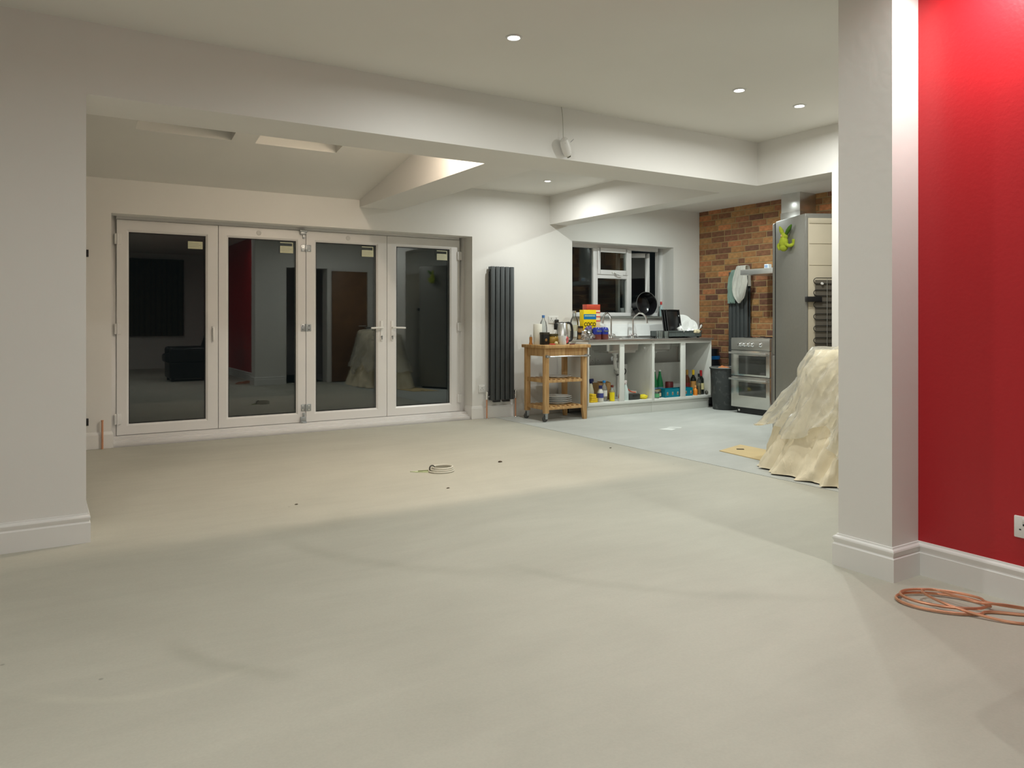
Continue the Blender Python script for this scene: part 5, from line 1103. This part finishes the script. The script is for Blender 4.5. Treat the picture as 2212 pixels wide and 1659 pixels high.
bm = nb(); prism(bm, [(5.35, 5.78), (5.42, 5.66), (5.52, 5.70), (5.50, 5.80)], 0.0003, 0.0018); tag(obj('paper_sheet', bm, C(226, 228, 224, rough=0.8)), 'white scrap of paper on the kitchen floor nearer the sink units', 'paper')
bm = nb(); prism(bm, [(5.50, 5.82), (5.60, 5.72), (5.66, 5.76), (5.57, 5.85)], 0.0003, 0.0016); tag(obj('paper_sheet', bm, C(216, 218, 214, rough=0.8)), 'smaller white paper scrap beside another on the kitchen floor', 'paper')

# ------------------------------------------------------------------ copper coil and cable on the floor
t = thing('copper_coil', 'loosely coiled copper pipe on the floor below the red wall socket', 'pipe', (3.01, 1.64, 0))
def loop(cx, cy, a, b, rot, a0, a1, z0, z1, n=30):
    return [(cx + a*math.cos(q)*math.cos(rot) - b*math.sin(q)*math.sin(rot), cy + a*math.cos(q)*math.sin(rot) + b*math.sin(q)*math.cos(rot), z0 + (z1-z0)*k/n) for k, q in ((k, a0 + (a1-a0)*k/n) for k in range(n+1))]
rt = R(-52)
p1 = [(3.30, 1.29, 0.006), (3.20, 1.36, 0.006)] + loop(3.005, 1.635, 0.165, 0.100, rt, R(-20), R(-20-330), 0.007, 0.012, 12) + loop(3.018, 1.64, 0.152, 0.090, rt, R(-15), R(-15-345), 0.020, 0.026, 12) + [(3.17, 1.44, 0.020), (3.24, 1.39, 0.010), (3.29, 1.37, 0.007)]
bm = nb(); tube(bm, spline(p1, 6), 0.0055, 8); obj('pipe_loops', bm, M_COPPER, t, w=True, smooth=True)
p2 = [(3.27, 1.26, 0.006), (3.06, 1.371, 0.006), (2.985, 1.50, 0.014), (2.955, 1.62, 0.030), (2.99, 1.71, 0.036), (3.05, 1.69, 0.036), (3.055, 1.61, 0.034), (3.06, 1.53, 0.034), (3.12, 1.47, 0.032), (3.20, 1.42, 0.018), (3.27, 1.40, 0.007)]
bm = nb(); tube(bm, spline(p2, 8), 0.0052, 8); obj('pipe_tail', bm, M_COPPER, t, w=True, smooth=True)
t = thing('cable_coil', 'small coil of white cable with a pale green tag on the floor', 'cable', (2.50, 5.03, 0))
M_CAB = mat('white_cable', lin(206, 202, 188), 0.5, var=0.04)
for k in range(3):
    bm = nb(); tube(bm, loop(2.515 + 0.004*k, 5.03 - 0.003*k, 0.092 - 0.008*k, 0.085 - 0.007*k, 0.3*k, 0, 2*PI, 0.007 + 0.013*k, 0.007 + 0.013*k, 40)[:-1], 0.007, 8, closed=True); obj('cable_loop', bm, M_CAB, t, w=True, smooth=True)
bm = nb(); tube(bm, [(2.452 + 0.02*math.cos(a), 5.055, 0.024 + 0.022*math.sin(a)) for a in [2*PI*k/14 for k in range(14)]], 0.005, 8, closed=True); obj('cable_tie', bm, C(70, 68, 58), t, w=True, smooth=True)
bm = nb(); prism(bm, [(2.31, 5.13), (2.345, 5.08), (2.45, 5.02), (2.47, 5.05), (2.37, 5.115)], 0.0005, 0.004); obj('green_tag', bm, C(196, 206, 164), t, w=True)
bm = nb(); tube(bm, spline([(2.455, 5.05, 0.012), (2.41, 5.075, 0.010), (2.36, 5.10, 0.008)], 5), 0.004, 6); obj('cable_end', bm, C(130, 138, 92), t, w=True, smooth=True)
for k, (x, y, s, lb) in enumerate(((3.07, 5.11, 0.018, 'dark crumb of debris on the floor between the cable coil and the radiator'), (1.32, 4.59, 0.009, 'small dark crumb of debris on the floor near the wall stub'), (4.22, 5.16, 0.010, 'small dark crumb of debris on the floor beside the concrete joint'), (2.30, 4.50, 0.010, 'dark crumb of debris on the floor just beyond the beam shadow'))):
    crumple('debris_crumb', lb, 'debris', (x, y, 0.0), (s, s*0.6, s*0.3), C(78, 66, 50, rough=0.95), 40+k, 0.5)

# ------------------------------------------------------------------ armchair (out of frame, mirrored in the folding doors)
t = thing('armchair', 'black recliner armchair mirrored in the folding doors', 'armchair', (2.33, 0.30, 0), R(-90))
M_LEA = mat('black_leather', (0.012, 0.012, 0.013), 0.35, var=0.15, vscale=8, bump=0.3, bscale=60)
bm = nb(); box(bm, -0.33, 0.33, -0.36, 0.36, 0.05, 0.36); obj('base', bm, M_LEA, t, bev=0.04, seg=3)
bm = nb(); box(bm, -0.24, 0.24, -0.42, 0.26, 0.34, 0.50); obj('seat_cushion', bm, M_LEA, t, bev=0.05, seg=3)
for s in (-1, 1):
    bm = nb(); box(bm, s*0.29-0.07, s*0.29+0.07, -0.36, 0.30, 0.34, 0.62); obj('arm', bm, M_LEA, t, bev=0.05, seg=3)
bm = nb(); box(bm, -0.27, 0.27, -0.09, 0.09, 0.0, 0.68); o = obj('backrest', bm, M_LEA, t, bev=0.07, seg=3); o.location = (0, 0.26, 0.36); o.rotation_euler = (R(-18), 0, 0)
for sx in (-0.27, 0.27):
    for sy in (-0.3, 0.3):
        bm = nb(); cyl(bm, (sx, sy, 0), (sx, sy, 0.06), 0.025); obj('foot', bm, M_BLACK, t, smooth=True)
